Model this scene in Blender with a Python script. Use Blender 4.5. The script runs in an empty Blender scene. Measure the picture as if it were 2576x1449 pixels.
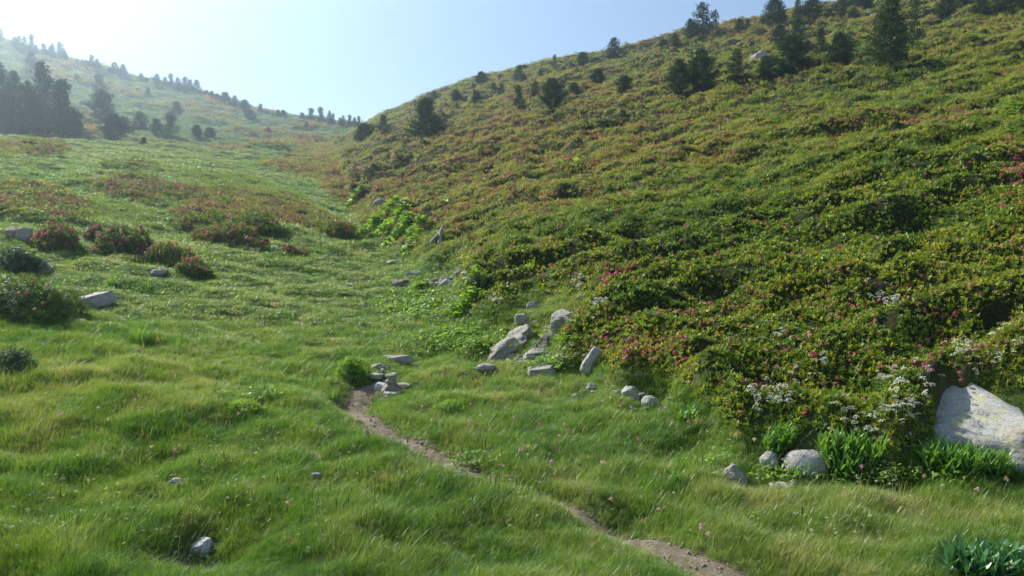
import bpy, math, random
import numpy as np
from mathutils import Vector, Matrix

# ---------------------------------------------------------------- camera, light, exposure
scn = bpy.context.scene
C = scn.collection
PITCH = math.radians(5.0)
F = 2003.0                        # focal length in units of a 2576 px wide picture
cd = bpy.data.cameras.new('camera')
cam = bpy.data.objects.new('camera', cd)
C.objects.link(cam)
cd.sensor_width = 36.0
cd.lens = 36.0 * F / 2576.0
cd.clip_start = 0.05
cd.clip_end = 3000
cam.location = (0, 0, 0)
cam.rotation_euler = (math.radians(90) - PITCH, 0, 0)
scn.camera = cam

SUN_AZ, SUN_EL = math.radians(-50), math.radians(37)
world = bpy.data.worlds.new('World')
scn.world = world
world.use_nodes = True
wn = world.node_tree
bg = wn.nodes['Background']
sky = wn.nodes.new('ShaderNodeTexSky')
sky.sky_type = 'NISHITA'
sky.sun_disc = False
sky.sun_elevation = SUN_EL
sky.sun_rotation = SUN_AZ
sky.altitude = 2200
sky.air_density = 1.0
sky.dust_density = 1.0
sky.ozone_density = 1.0
wn.links.new(sky.outputs[0], bg.inputs[0])
bg.inputs[1].default_value = 0.10
sun_vec = Vector((math.sin(SUN_AZ) * math.cos(SUN_EL), math.cos(SUN_AZ) * math.cos(SUN_EL), math.sin(SUN_EL)))
sl = bpy.data.lights.new('sun', 'SUN')
sl.energy = 5.0
sl.angle = math.radians(0.5)
sl.color = (1.0, 0.955, 0.87)
so = bpy.data.objects.new('sun', sl)
so.rotation_euler = (-sun_vec).to_track_quat('-Z', 'Y').to_euler()
so.location = sun_vec * 60
C.objects.link(so)
scn.view_settings.view_transform = 'Standard'
scn.view_settings.look = 'None'
scn.view_settings.exposure = 0.86
scn.view_settings.gamma = 1
scn.view_settings.use_curve_mapping = False
scn.render.engine = 'CYCLES'
HAZE_DENSITY, HAZE_G = 0.0015, 0.72

rng = np.random.default_rng(7)
random.seed(7)

# ---------------------------------------------------------------- helpers
def tag(o, label=None, cat=None, group=None, kind=None):
    if label: o['label'] = label
    if cat: o['category'] = cat
    if group: o['group'] = group
    if kind: o['kind'] = kind
    return o

def lerp(a, b, t): return a + (b - a) * t
def sstep(a, b, x):
    t = np.clip((x - a) / (b - a), 0, 1)
    return t * t * (3 - 2 * t)

def _hash(ix, iy, seed):
    h = (ix.astype(np.int64) * 374761393 + iy.astype(np.int64) * 668265263 + seed * 982451653) & 0xFFFFFFFF
    h = ((h ^ (h >> 13)) * 1274126177) & 0xFFFFFFFF
    h = h ^ (h >> 16)
    return (h & 0xFFFF) / 65535.0

def noise2(x, y, seed=0):
    x = np.asarray(x, float); y = np.asarray(y, float)
    ix = np.floor(x); iy = np.floor(y)
    fx = x - ix; fy = y - iy
    sx = fx * fx * fx * (fx * (fx * 6 - 15) + 10); sy = fy * fy * fy * (fy * (fy * 6 - 15) + 10)
    def g(dx, dy):
        a = _hash(ix + dx, iy + dy, seed) * 2 * np.pi
        return np.cos(a) * (fx - dx) + np.sin(a) * (fy - dy)
    a = g(0, 0); b = g(1, 0); c = g(0, 1); d = g(1, 1)
    return 1.5 * ((a + (b - a) * sx) * (1 - sy) + (c + (d - c) * sx) * sy)   # about -1..1

def fast_mesh(name, V, Fc):
    V = np.asarray(V, np.float32); Fc = np.asarray(Fc, np.int32)
    me = bpy.data.meshes.new(name)
    k = Fc.shape[1]
    me.vertices.add(len(V)); me.vertices.foreach_set('co', V.ravel())
    me.loops.add(Fc.size); me.loops.foreach_set('vertex_index', Fc.ravel())
    me.polygons.add(len(Fc))
    me.polygons.foreach_set('loop_start', np.arange(0, Fc.size, k, dtype=np.int32))
    me.update(calc_edges=True)
    return me

def smooth(me):
    me.polygons.foreach_set('use_smooth', np.ones(len(me.polygons), bool)); me.update()

def obj(name, me, mat=None, parent=None):
    o = bpy.data.objects.new(name, me)
    C.objects.link(o)
    if mat and me and not me.materials: me.materials.append(mat)
    if parent: o.parent = parent
    return o

def empty(name, loc, rz=0, scale=None):
    o = bpy.data.objects.new(name, None)
    o.empty_display_size = 0.2
    C.objects.link(o)
    o.location = loc
    o.rotation_euler = (0, 0, rz)
    if scale: o.scale = scale
    return o

def copy_tree(o, parent=None):
    c = o.copy(); C.objects.link(c)
    if parent: c.parent = parent
    for ch in list(o.children): copy_tree(ch, c)
    return c

def merge(P, Fc, R, T):
    """place the shape (P verts, Fc faces) at many rotations R (n,3,3, scaled) and offsets T (n,3)"""
    n = len(T)
    V = np.einsum('nij,vj->nvi', R, P) + T[:, None, :]
    FF = Fc[None] + (np.arange(n) * len(P))[:, None, None]
    return V.reshape(-1, 3), FF.reshape(-1, Fc.shape[1])

def join(parts):
    Vs, Fs, o = [], [], 0
    for v, f in parts:
        Vs.append(v); Fs.append(np.asarray(f) + o); o += len(v)
    return np.concatenate(Vs), np.concatenate(Fs)

def frames(D, roll):
    """rotation matrices taking +Z to each direction D, rolled about it"""
    D = D / np.linalg.norm(D, axis=1, keepdims=True)
    ref = np.where(np.abs(D[:, 2:3]) > 0.95, np.array([[1., 0, 0]]), np.array([[0., 0, 1.]]))
    X = np.cross(ref, D); X /= np.linalg.norm(X, axis=1, keepdims=True)
    Y = np.cross(D, X)
    c, s = np.cos(roll)[:, None], np.sin(roll)[:, None]
    X2 = X * c + Y * s; Y2 = -X * s + Y * c
    return np.stack([X2, Y2, D], axis=2)

# ---------------------------------------------------------------- the lie of the land
SP, CP = math.sin(PITCH), math.cos(PITCH)
def pix(x, y):
    """direction of a picture point as (sideways per metre forward, up per metre forward)"""
    a = (x - 1288) / F; b = (724 - y) / F
    dy = CP + b * SP
    return a / dy, (-SP + b * CP) / dy

NEAR = [(1449, 3.5), (1300, 4.2), (1150, 5.2)]
COLS = {
 -700: [(1449, 3.5), (1150, 4.8), (1000, 5.8), (800, 8.5), (600, 13), (480, 19), (400, 29), (330, 45), (305, 58), (330, 78), (260, 115), (140, 170), (20, 240), (-40, 270), (0, 400)],
 -300: [(1449, 3.5), (1150, 4.9), (1000, 6), (900, 7), (800, 8.8), (700, 11), (600, 14), (500, 19.5), (420, 28), (365, 40), (325, 56), (345, 76), (290, 110), (200, 155), (110, 210), (20, 262), (60, 400)],
 0: [(1449, 3.5), (1300, 4.2), (1150, 5.0), (1000, 6.2), (900, 7.4), (800, 9.2), (700, 11.5), (600, 15), (500, 21), (420, 30), (370, 42), (343, 55), (356, 76), (300, 110), (230, 150), (160, 200), (100, 258), (140, 400)],
 300: NEAR + [(1000, 6.3), (900, 7.7), (800, 9.8), (700, 12.5), (600, 17), (500, 25), (430, 36), (390, 48), (365, 60), (370, 76), (340, 100), (300, 130), (240, 190), (190, 250), (225, 400)],
 600: NEAR + [(1000, 6.6), (900, 8.2), (800, 10.6), (700, 14), (600, 19.5), (500, 29), (440, 42), (410, 55), (392, 68), (393, 82), (360, 115), (320, 165), (266, 235), (300, 400)],
 780: NEAR + [(1000, 6.7), (900, 8.5), (800, 11.2), (700, 15.2), (600, 22), (500, 35), (440, 52), (415, 66), (395, 85), (365, 125), (340, 165), (305, 225), (330, 400)],
 900: NEAR + [(1000, 6.8), (900, 8.7), (800, 11.5), (700, 16.5), (600, 25), (540, 33), (480, 45), (430, 60), (380, 86), (345, 130), (322, 200), (350, 400)],
 1000: NEAR + [(1000, 6.8), (900, 8.7), (800, 11.4), (700, 16), (620, 22), (560, 27.5), (500, 35), (430, 48), (380, 62), (330, 82), (300, 105), (285, 128), (325, 220), (370, 400)],
 1150: NEAR + [(1000, 6.8), (900, 8.5), (820, 10.3), (760, 12.2), (700, 14.5), (640, 17.5), (600, 20), (500, 29), (400, 44), (330, 62), (280, 80), (240, 102), (226, 118), (270, 200), (350, 400)],
 1400: NEAR + [(1000, 6.7), (900, 8.1), (830, 9.2), (760, 10.3), (700, 11.7), (600, 15.3), (500, 21.5), (400, 32), (300, 50), (240, 68), (200, 85), (170, 108), (210, 180), (300, 400)],
 1700: NEAR + [(1050, 6.1), (960, 7.05), (900, 7.6), (800, 8.7), (700, 10.3), (600, 12.9), (500, 17), (400, 24), (300, 36), (220, 52), (160, 70), (104, 98), (150, 170), (260, 400)],
 2000: NEAR + [(1080, 5.7), (1000, 6.3), (900, 7.0), (800, 7.9), (700, 9.2), (600, 11.2), (500, 14.3), (400, 19.3), (300, 27.5), (200, 41), (120, 60), (48, 90), (90, 160), (220, 400)],
 2300: NEAR + [(1050, 5.65), (900, 6.4), (800, 7.2), (700, 8.3), (600, 9.8), (500, 12), (400, 15.5), (300, 21.3), (200, 31), (100, 49), (0, 78), (-20, 92), (20, 160), (200, 400)],
 2576: [(1449, 3.5), (1300, 4.2), (1180, 4.85), (1050, 5.4), (900, 6.1), (800, 6.7), (700, 7.6), (600, 8.9), (500, 10.6), (400, 13.2), (300, 17.5), (200, 25), (100, 39), (0, 62), (-80, 92), (-40, 160), (150, 400)],
 3100: [(1449, 3.4), (1300, 4.0), (1150, 4.7), (1000, 5.2), (900, 5.6), (800, 6.2), (700, 6.9), (600, 7.9), (500, 9.3), (400, 11.5), (300, 15), (200, 21), (100, 32), (0, 50), (-130, 90), (-90, 160), (100, 400)],
}
U0, U1, S0, S1 = -0.86, 0.86, math.log(1.5), math.log(400)
NU, NS = 740, 640
ug = np.linspace(U0, U1, NU); sg = np.linspace(S0, S1, NS)

def pchip(xk, yk, x):
    xk = np.asarray(xk, float); yk = np.asarray(yk, float)
    h = np.diff(xk); d = np.diff(yk) / h
    m = np.zeros(len(xk))
    for i in range(1, len(xk) - 1):
        if d[i - 1] * d[i] > 0:
            w1 = 2 * h[i] + h[i - 1]; w2 = h[i] + 2 * h[i - 1]
            m[i] = (w1 + w2) / (w1 / d[i - 1] + w2 / d[i])
    m[0], m[-1] = d[0], d[-1]
    x = np.clip(x, xk[0], xk[-1])
    i = np.clip(np.searchsorted(xk, x) - 1, 0, len(xk) - 2)
    t = (x - xk[i]) / h[i]
    return ((1 + 2 * t) * (1 - t) ** 2 * yk[i] + t * (1 - t) ** 2 * h[i] * m[i]
            + t * t * (3 - 2 * t) * yk[i + 1] + t * t * (t - 1) * h[i] * m[i + 1])

cu, cH = [], []
for X in sorted(COLS):
    pts = COLS[X]
    s = [math.log(1.5)] ; H = [-1.62 / 1.5]
    for (y, Y) in pts:
        s.append(math.log(Y)); H.append(pix(X, y)[1])
    cu.append(pix(X, 724)[0]); cH.append(pchip(s, H, sg))
cH = np.array(cH); cu = np.array(cu)
# smooth (Catmull-Rom like) interpolation across the columns
HB = np.zeros((NS, NU))
tan = np.gradient(cH, cu, axis=0)
i = np.clip(np.searchsorted(cu, ug) - 1, 0, len(cu) - 2)
hh = (cu[i + 1] - cu[i]); t = (ug - cu[i]) / hh
HB = ((1 + 2 * t) * (1 - t) ** 2)[None] * cH[i].T + (t * (1 - t) ** 2 * hh)[None] * tan[i].T \
   + (t * t * (3 - 2 * t))[None] * cH[i + 1].T + (t * t * (t - 1) * hh)[None] * tan[i + 1].T
# bring the skylines to the height they have in the photograph
RL = [(-700, -40), (-300, 20), (0, 100), (100, 132), (173, 153), (263, 177), (333, 198), (417, 217), (567, 255), (633, 277), (733, 295), (859, 318), (930, 325), (3100, 330)]
RR = [(-700, 330), (900, 335), (929, 313), (1009, 285), (1076, 255), (1192, 215), (1326, 184), (1426, 168), (1526, 151), (1642, 124), (1718, 100), (1834, 79), (1917, 68), (2000, 48), (2084, 34), (2184, 14), (2234, 2), (2400, -35), (2576, -80), (3100, -130)]
def skyline(tab):
    a = np.array([pix(x, y) for x, y in tab]); return np.interp(ug, a[:, 0], a[:, 1])
S2 = sg[:, None]
seg = (S2 > math.log(150)) & (ug[None] < pix(905, 320)[0])
mx = np.where(seg, HB, -9).max(0); w = sstep(math.log(110), math.log(190), S2)
dl = np.where(ug < pix(905, 320)[0], skyline(RL) - mx, 0)
HB += w * dl[None]
mr = np.where((S2 > math.log(60)) & (S2 < math.log(190)), HB, -9).max(0)
dr = np.where(ug > pix(915, 320)[0], skyline(RR) - mr, 0) * sstep(pix(915, 0)[0], pix(960, 0)[0], ug)
HB += sstep(math.log(35), math.log(85), S2) * dr[None]

UU, SS = np.meshgrid(ug, sg)
YY = np.exp(SS); XX = UU * YY

# ---- where the shrub heath, the path and the other ground covers lie
def inpoly(px, py, poly):
    inside = np.zeros(px.shape, bool)
    n = len(poly)
    for k in range(n):
        x0, y0 = poly[k]; x1, y1 = poly[(k + 1) % n]
        if y0 == y1: continue
        c = ((y0 > py) != (y1 > py)) & (px < (x1 - x0) * (py - y0) / (y1 - y0) + x0)
        inside ^= c
    return inside

def hit(px, py, ymin=1.6, H=None):
    """where the sight line through a photograph point meets the land: (u, s)"""
    H = HB if H is None else H
    u, z = pix(px, py)
    k = (u - U0) / (U1 - U0) * (NU - 1)
    k0 = int(np.clip(math.floor(k), 0, NU - 2)); f = k - k0
    col = H[:, k0] * (1 - f) + H[:, k0 + 1] * f
    j0 = int(np.searchsorted(sg, math.log(ymin)))
    above = np.nonzero(col[j0:] >= z)[0]
    if len(above) == 0:
        j = j0 + int(np.argmax(col[j0:]))
        return u, sg[j]
    j = j0 + above[0]
    if j == j0: return u, sg[j]
    tt = (z - col[j - 1]) / max(1e-9, col[j] - col[j - 1])
    return u, sg[j - 1] + tt * (sg[j] - sg[j - 1])

def us_poly(pl, ymin=1.6):
    return [hit(x, y, ymin) for x, y in pl]

def blur(M, r):
    for ax in (0, 1):
        for _ in range(2):
            P = np.pad(M, [(r + 1, r) if a == ax else (0, 0) for a in (0, 1)], mode='edge')
            Cs = np.cumsum(P, axis=ax)
            M = (np.take(Cs, range(2 * r + 1, Cs.shape[ax]), axis=ax) - np.take(Cs, range(0, Cs.shape[ax] - 2 * r - 1), axis=ax)) / (2 * r + 1)
    return M

wob = 0.02 * noise2(UU * 30, SS * 22, 11) + 0.010 * noise2(UU * 80, SS * 60, 12)
wob2 = 0.02 * noise2(UU * 28, SS * 24, 13)
def region(pl, ymin=1.6):
    return inpoly(UU + wob, SS + wob2 * 1.2, us_poly(pl, ymin)).astype(float)

LOWER = [(700, 400), (765, 418), (800, 445), (830, 492), (885, 520), (905, 560), (915, 585), (1000, 600), (1050, 655), (1100, 668), (1150, 655),
         (1172, 690), (1165, 740), (1180, 790), (1235, 792), (1300, 752), (1345, 735), (1440, 728), (1478, 752), (1505, 775), (1448, 828), (1402, 862), (1408, 892),
         (1490, 890), (1500, 925), (1560, 948), (1640, 950), (1690, 940), (1705, 988), (1760, 1022), (1850, 1065), (1950, 1085), (2060, 1108), (2300, 1142),
         (2360, 1080), (2395, 1010), (2480, 985), (2576, 990), (2800, 1010), (3100, 1040)]
HRAISE = HB + .16 / YY
low = [hit(x, y, 1.6, HRAISE) for x, y in LOWER]
right_poly = low + [(0.9, low[-1][1]), (0.9, math.log(398)), (pix(925, 320)[0], math.log(398)), (pix(925, 320)[0], math.log(150)), hit(780, 370, 60)]
M_right = inpoly(UU + wob, SS + wob2, right_poly).astype(float)
M_left = np.zeros_like(M_right)
for pl in [
    [(420, 560), (470, 520), (560, 490), (700, 508), (800, 540), (880, 588), (898, 606), (820, 600), (720, 578), (650, 596), (560, 590)],
    [(-200, 470), (0, 478), (120, 484), (230, 525), (240, 556), (140, 560), (0, 545), (-200, 540)],
    [(-200, 362), (0, 366), (150, 372), (195, 384), (150, 396), (0, 402), (-200, 405)],
    [(200, 470), (330, 455), (460, 480), (560, 488), (500, 506), (380, 520), (280, 505)],
    [(250, 425), (380, 415), (420, 432), (330, 445)],
    [(640, 412), (700, 410), (760, 425), (790, 448), (700, 436)],
    [(205, 338), (290, 330), (330, 345), (300, 356)],
    [(320, 352), (480, 360), (560, 385), (420, 378)]]:
    M_left = np.maximum(M_left, region(pl))
M_vac = np.zeros_like(M_right)      # bright green bilberry patches
for pl in [[(450, 440), (600, 440), (720, 478), (800, 520), (700, 505), (560, 485), (470, 470)],
           [(230, 520), (330, 530), (430, 560), (330, 575), (240, 556)],
           [(-200, 590), (0, 600), (60, 612), (40, 625), (-200, 620)]]:
    M_vac = np.maximum(M_vac, region(pl))
far_patch = ((noise2(XX / 16, YY / 26, 21) + 0.6 * noise2(XX / 6, YY / 9, 22)) > 0.22) & (YY > 72) & (M_right < 0.5)
M_far = far_patch.astype(float)
M_heath = np.clip(M_right + M_left, 0, 1)
HE = np.clip(blur(M_heath, 3), 0, 1); FAR = np.clip(blur(M_far, 2), 0, 1); VAC = np.clip(blur(M_vac, 3), 0, 1)

PATH = [(1990, 1500), (1880, 1449), (1780, 1402), (1700, 1370), (1620, 1334), (1540, 1300), (1460, 1268), (1380, 1238), (1290, 1212), (1210, 1184), (1150, 1152),
        (1080, 1118), (1020, 1096), (960, 1066), (922, 1036), (892, 1010), (886, 992), (905, 968), (935, 952), (975, 950)]
pw = np.array([(u * math.exp(s), math.exp(s)) for u, s in us_poly(PATH)])
PNARROW = [1.2, 1.2, 1.1, 1.1, 1.05, .6, .5, .42, .5, .75, .8, .75, .8, .85, .95, 1.1, 1.1, .9, .8, .7]
def path_dist(x, y):
    d = np.full(np.shape(x), 9.0)
    for a, b, wn_ in zip(pw[:-1], pw[1:], PNARROW):
        ab = b - a; L = (ab ** 2).sum()
        tt = np.clip(((x - a[0]) * ab[0] + (y - a[1]) * ab[1]) / L, 0, 1)
        d = np.minimum(d, np.hypot(x - a[0] - tt * ab[0], y - a[1] - tt * ab[1]) / wn_)
    return d
PD = np.where(YY < 11, path_dist(XX, YY), 9.0)

# ---- relief: tussocks in the meadow, rounded shrub mounds on the heath
def billow(x, y, seed): return 1 - np.abs(noise2(x, y, seed)) * 2.0
farw = sstep(25, 90, YY)
mead = 0.07 * noise2(XX / .55, YY / .5, 1) + 0.035 * noise2(XX / .24, YY / .22, 15) + 0.045 * noise2(XX / 1.5, YY / 1.1, 2) + 0.16 * noise2(XX / 4.5, YY / 4, 3) * sstep(5, 12, YY) \
     + sstep(8, 18, YY) * (0.15 * noise2(XX / 1.6, YY / .9, 31) + .07 * billow(XX / 2.2, YY / 1.0, 32)) + farw * (0.5 * noise2(XX / 5, YY / 3.2, 4) + sstep(60, 100, YY) * .55 * billow(XX / 9 + .3 * noise2(XX / 5, YY / 5, 17), YY / 3.6 + .4 * noise2(XX / 6, YY / 5, 18), 19) + 1.1 * noise2(XX / 16, YY / 12, 5))
wx_ = .35 * noise2(XX / 1.7, YY / 1.5, 16)
hm = (.13 + .06 * sstep(8, 13, YY)) * billow(XX / 1.35 + wx_, YY / .75 + wx_, 6) + (.12 + .10 * sstep(8, 13, YY)) * billow(XX / 3.1, YY / 1.25 + wx_, 7) + 0.08 * billow(XX / .55, YY / .45, 8) + 0.22 * noise2(XX / 6, YY / 3, 9) * sstep(6, 12, YY) \
   + sstep(14, 45, YY) * (0.75 * billow(XX / 6.5 + wx_, YY / 2.3 + wx_, 10) + .5 * noise2(XX / 14, YY / 9, 14))
REL = mead * (1 - HE) * (1 - .6 * sstep(.6, .1, PD)) + HE * (0.26 * (1 - .3 * farw) + hm) * np.where(UU < pix(900, 500)[0] - (SS - 3.2) * .02, .40, 1.0) + FAR * 0.45 * (1 - HE) + VAC * 0.12
REL -= 0.07 * sstep(0.34, 0.08, PD)
REL *= sstep(1.2, 2.5, YY)
# lower the land under the two hollows in the near turf
for hx, hy, dep, rad in [(890, 985, .12, .28), (500, 1350, .16, .3), (1230, 895, .15, .35), (1570, 1290, .06, .2), (1800, 240, 0, 1)]:
    u, s = hit(hx, hy); REL -= dep * np.exp(-((XX - u * math.exp(s)) ** 2 + (YY - math.exp(s)) ** 2) / rad ** 2)
HT = HB + REL / YY

def samp(A, u, s):
    a = np.clip((np.asarray(u) - U0) / (U1 - U0) * (NU - 1), 0, NU - 1.001); b = np.clip((np.asarray(s) - S0) / (S1 - S0) * (NS - 1), 0, NS - 1.001)
    i0 = a.astype(int); j0 = b.astype(int); fa = a - i0; fb = b - j0
    return (A[j0, i0] * (1 - fa) + A[j0, i0 + 1] * fa) * (1 - fb) + (A[j0 + 1, i0] * (1 - fa) + A[j0 + 1, i0 + 1] * fa) * fb

def ground_z(x, y):
    return samp(HT, x / y, np.log(y)) * y
def at(px, py, ymin=1.6):
    u, s = hit(px, py, ymin, HT)
    Y = math.exp(s)
    return Vector((u * Y, Y, float(samp(HT, u, s)) * Y))
def to_px(u, z):
    """picture point of direction (u, z)"""
    fwd = CP - z * SP; up = SP + z * CP
    return 1288 + F * u / fwd, 724 - F * up / fwd

# ---------------------------------------------------------------- materials
def new_mat(name):
    m = bpy.data.materials.new(name); m.use_nodes = True
    nt = m.node_tree; nt.nodes.clear()
    out = nt.nodes.new('ShaderNodeOutputMaterial')
    return m, nt, out

def ramp(nt, stops, src):
    r = nt.nodes.new('ShaderNodeValToRGB'); e = r.color_ramp.elements
    while len(e) < len(stops): e.new(0.5)
    for k, (p, c) in enumerate(stops):
        e[k].position = p; e[k].color = (*c, 1)
    nt.links.new(src, r.inputs[0]); return r.outputs[0]

def mathn(nt, op, a, b=None, clamp=False):
    n = nt.nodes.new('ShaderNodeMath'); n.operation = op; n.use_clamp = clamp
    for k, v in enumerate((a, b)):
        if v is None: continue
        if isinstance(v, (int, float)): n.inputs[k].default_value = v
        else: nt.links.new(v, n.inputs[k])
    return n.outputs[0]

def noisen(nt, scale, detail=3, rough=.5, coords=None):
    n = nt.nodes.new('ShaderNodeTexNoise'); n.inputs['Scale'].default_value = scale
    n.inputs['Detail'].default_value = detail; n.inputs['Roughness'].default_value = rough
    if coords is None:
        g = nt.nodes.new('ShaderNodeNewGeometry'); coords = g.outputs['Position']
    nt.links.new(coords, n.inputs['Vector']); return n.outputs['Fac']

def leaf_mat(name, stops, jitter=.3, transl=.4, rough=.45, tcol=(1.25, 1.2, .6), nscale=3.0, attr=True, spec=.4, njit=.25):
    m, nt, out = new_mat(name)
    oi = nt.nodes.new('ShaderNodeObjectInfo')
    v = mathn(nt, 'MULTIPLY', mathn(nt, 'SUBTRACT', oi.outputs['Random'], .5), jitter)
    v = mathn(nt, 'ADD', v, mathn(nt, 'MULTIPLY', mathn(nt, 'SUBTRACT', noisen(nt, nscale, 4, .65), .5), njit * 2))
    if attr:
        a = nt.nodes.new('ShaderNodeAttribute'); a.attribute_type = 'INSTANCER'; a.attribute_name = 'tint'
        v = mathn(nt, 'ADD', v, a.outputs['Fac'], True)
    else:
        v = mathn(nt, 'ADD', v, .5, True)
    col = ramp(nt, stops, v)
    p = nt.nodes.new('ShaderNodeBsdfPrincipled'); p.inputs['Roughness'].default_value = rough
    p.inputs['Specular IOR Level'].default_value = spec
    nt.links.new(col, p.inputs['Base Color'])
    tm = nt.nodes.new('ShaderNodeMix'); tm.data_type = 'RGBA'; tm.blend_type = 'MULTIPLY'; tm.inputs[0].default_value = 1
    nt.links.new(col, tm.inputs[6]); tm.inputs[7].default_value = (*tcol, 1)
    tr = nt.nodes.new('ShaderNodeBsdfTranslucent'); nt.links.new(tm.outputs[2], tr.inputs[0])
    mx = nt.nodes.new('ShaderNodeMixShader'); mx.inputs[0].default_value = transl
    nt.links.new(p.outputs[0], mx.inputs[1]); nt.links.new(tr.outputs[0], mx.inputs[2]); nt.links.new(mx.outputs[0], out.inputs[0])
    return m

M_grass = leaf_mat('grass_blades', [(0, (.045, .125, .012)), (.3, (.105, .22, .022)), (.55, (.19, .295, .042)), (.78, (.31, .345, .10)), (1, (.45, .39, .20))], transl=.42, rough=.42, tcol=(1.35, 1.35, .65), spec=.5)
M_rhodo = leaf_mat('rhododendron_leaves', [(0, (.04, .10, .016)), (.3, (.12, .205, .025)), (.5, (.22, .295, .034)), (.7, (.33, .34, .052)), (.84, (.30, .24, .07)), (1, (.31, .16, .09))],
                   transl=.33, rough=.48, tcol=(1.6, 1.5, .5), spec=.4, jitter=.5)
M_herb = leaf_mat('broad_green_leaves', [(0, (.08, .17, .025)), (.5, (.19, .33, .05)), (1, (.30, .44, .10))], transl=.5, rough=.45, tcol=(1.5, 1.4, .5), attr=False, jitter=.4)
M_lance = leaf_mat('lance_leaves', [(0, (.07, .19, .035)), (.5, (.15, .30, .06)), (1, (.25, .41, .10))], transl=.42, rough=.4, tcol=(1.4, 1.35, .5), attr=False, jitter=.3)
M_pine = leaf_mat('pine_needles', [(0, (.022, .055, .022)), (.5, (.055, .11, .038)), (1, (.11, .17, .05))], transl=.2, rough=.5, tcol=(1.4, 1.4, .6), attr=False, jitter=.35, nscale=1.2)
M_pinef = leaf_mat('rose_flowers', [(0, (.38, .06, .08)), (.5, (.52, .12, .15)), (1, (.60, .24, .22))], transl=.3, rough=.6, tcol=(1.1, .9, .9), attr=False, jitter=.9)
M_clover = leaf_mat('pink_clover_petals', [(0, (.60, .22, .34)), (.5, (.75, .36, .46)), (1, (.72, .42, .30))], transl=.3, rough=.6, tcol=(1.1, .9, .9), attr=False, jitter=.9)
M_white = leaf_mat('white_flowers', [(0, (.55, .55, .40)), (.5, (.70, .69, .56)), (1, (.76, .75, .66))], transl=.3, rough=.7, tcol=(1, 1, .85), attr=False, jitter=.8)
M_stem = leaf_mat('green_stems', [(0, (.08, .15, .03)), (1, (.16, .22, .06))], transl=.15, attr=False)

def twig_mat(name, c0, c1, scale=20):
    m, nt, out = new_mat(name)
    p = nt.nodes.new('ShaderNodeBsdfPrincipled'); p.inputs['Roughness'].default_value = .85
    nt.links.new(ramp(nt, [(.3, c0), (.7, c1)], noisen(nt, scale, 5, .7)), p.inputs['Base Color'])
    b = nt.nodes.new('ShaderNodeBump'); b.inputs['Strength'].default_value = .6; b.inputs['Distance'].default_value = .02
    nt.links.new(noisen(nt, scale * 2.5, 4), b.inputs['Height']); nt.links.new(b.outputs[0], p.inputs['Normal'])
    nt.links.new(p.outputs[0], out.inputs[0]); return m
M_bark = twig_mat('pine_bark', (.07, .055, .045), (.20, .17, .14), 9)
M_twig = twig_mat('shrub_twigs', (.025, .020, .012), (.07, .055, .03), 14)
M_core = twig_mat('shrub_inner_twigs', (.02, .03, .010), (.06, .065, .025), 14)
M_dead = twig_mat('weathered_wood', (.22, .19, .15), (.50, .46, .40), 18)
M_straw = twig_mat('dry_stalks', (.28, .20, .11), (.50, .40, .25), 25)

def rock_mat(name, base, dark, lichen=.0, warm=(.35, .27, .18), strata=0.0):
    m, nt, out = new_mat(name)
    tc = nt.nodes.new('ShaderNodeTexCoord'); co = tc.outputs['Object']
    n1 = noisen(nt, 4.5, 8, .68, co); n2 = noisen(nt, 26, 6, .7, co); n3 = noisen(nt, 90, 3, .6, co)
    c = ramp(nt, [(.3, dark), (.52, base), (.75, tuple(min(.7, v * 1.2) for v in base))], mathn(nt, 'ADD', mathn(nt, 'MULTIPLY', n1, .45), mathn(nt, 'MULTIPLY', n2, .55)))
    def mix(fac, a, colr):
        x = nt.nodes.new('ShaderNodeMix'); x.data_type = 'RGBA'
        nt.links.new(fac, x.inputs[0]); nt.links.new(a, x.inputs[6]); x.inputs[7].default_value = (*colr, 1); return x.outputs[2]
    c = mix(ramp(nt, [(.52, (0, 0, 0)), (.62, (.8, .8, .8))], n3), c, tuple(v * .45 for v in base))
    c = mix(ramp(nt, [(.56, (0, 0, 0)), (.68, (.6, .6, .6))], noisen(nt, 7, 5, .6, co)), c, warm)
    c = mix(ramp(nt, [(.60, (0, 0, 0)), (.70, (.7, .7, .7))], noisen(nt, 3.2, 7, .75, co)), c, (.075, .085, .03))
    if lichen:
        c = mix(ramp(nt, [(.60 - lichen * .1, (0, 0, 0)), (.66 - lichen * .1, (.75, .75, .75))], noisen(nt, 11, 6, .75, co)), c, (.42, .44, .13))
    p = nt.nodes.new('ShaderNodeBsdfPrincipled'); p.inputs['Roughness'].default_value = .88; p.inputs['Specular IOR Level'].default_value = .25
    nt.links.new(c, p.inputs['Base Color'])
    h = mathn(nt, 'ADD', mathn(nt, 'MULTIPLY', n2, .6), mathn(nt, 'MULTIPLY', n3, .25))
    if strata:
        mp = nt.nodes.new('ShaderNodeMapping'); mp.inputs['Scale'].default_value = (1.2, 1.2, 16); nt.links.new(co, mp.inputs[0])
        h = mathn(nt, 'ADD', h, mathn(nt, 'MULTIPLY', noisen(nt, 3, 5, .6, mp.outputs[0]), strata))
    b = nt.nodes.new('ShaderNodeBump'); b.inputs['Strength'].default_value = .9; b.inputs['Distance'].default_value = .018
    nt.links.new(h, b.inputs['Height']); nt.links.new(b.outputs[0], p.inputs['Normal'])
    nt.links.new(p.outputs[0], out.inputs[0]); return m
R_grey = rock_mat('grey_schist', (.36, .335, .285), (.13, .115, .09), .35, strata=1.2)
R_pale = rock_mat('pale_granite', (.42, .40, .355), (.18, .17, .145), .15)
R_white = rock_mat('whitish_stone', (.62, .60, .56), (.38, .36, .33), .0)
R_dark = rock_mat('dark_wet_schist', (.20, .18, .15), (.05, .045, .035), .2, strata=1.0)
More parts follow.
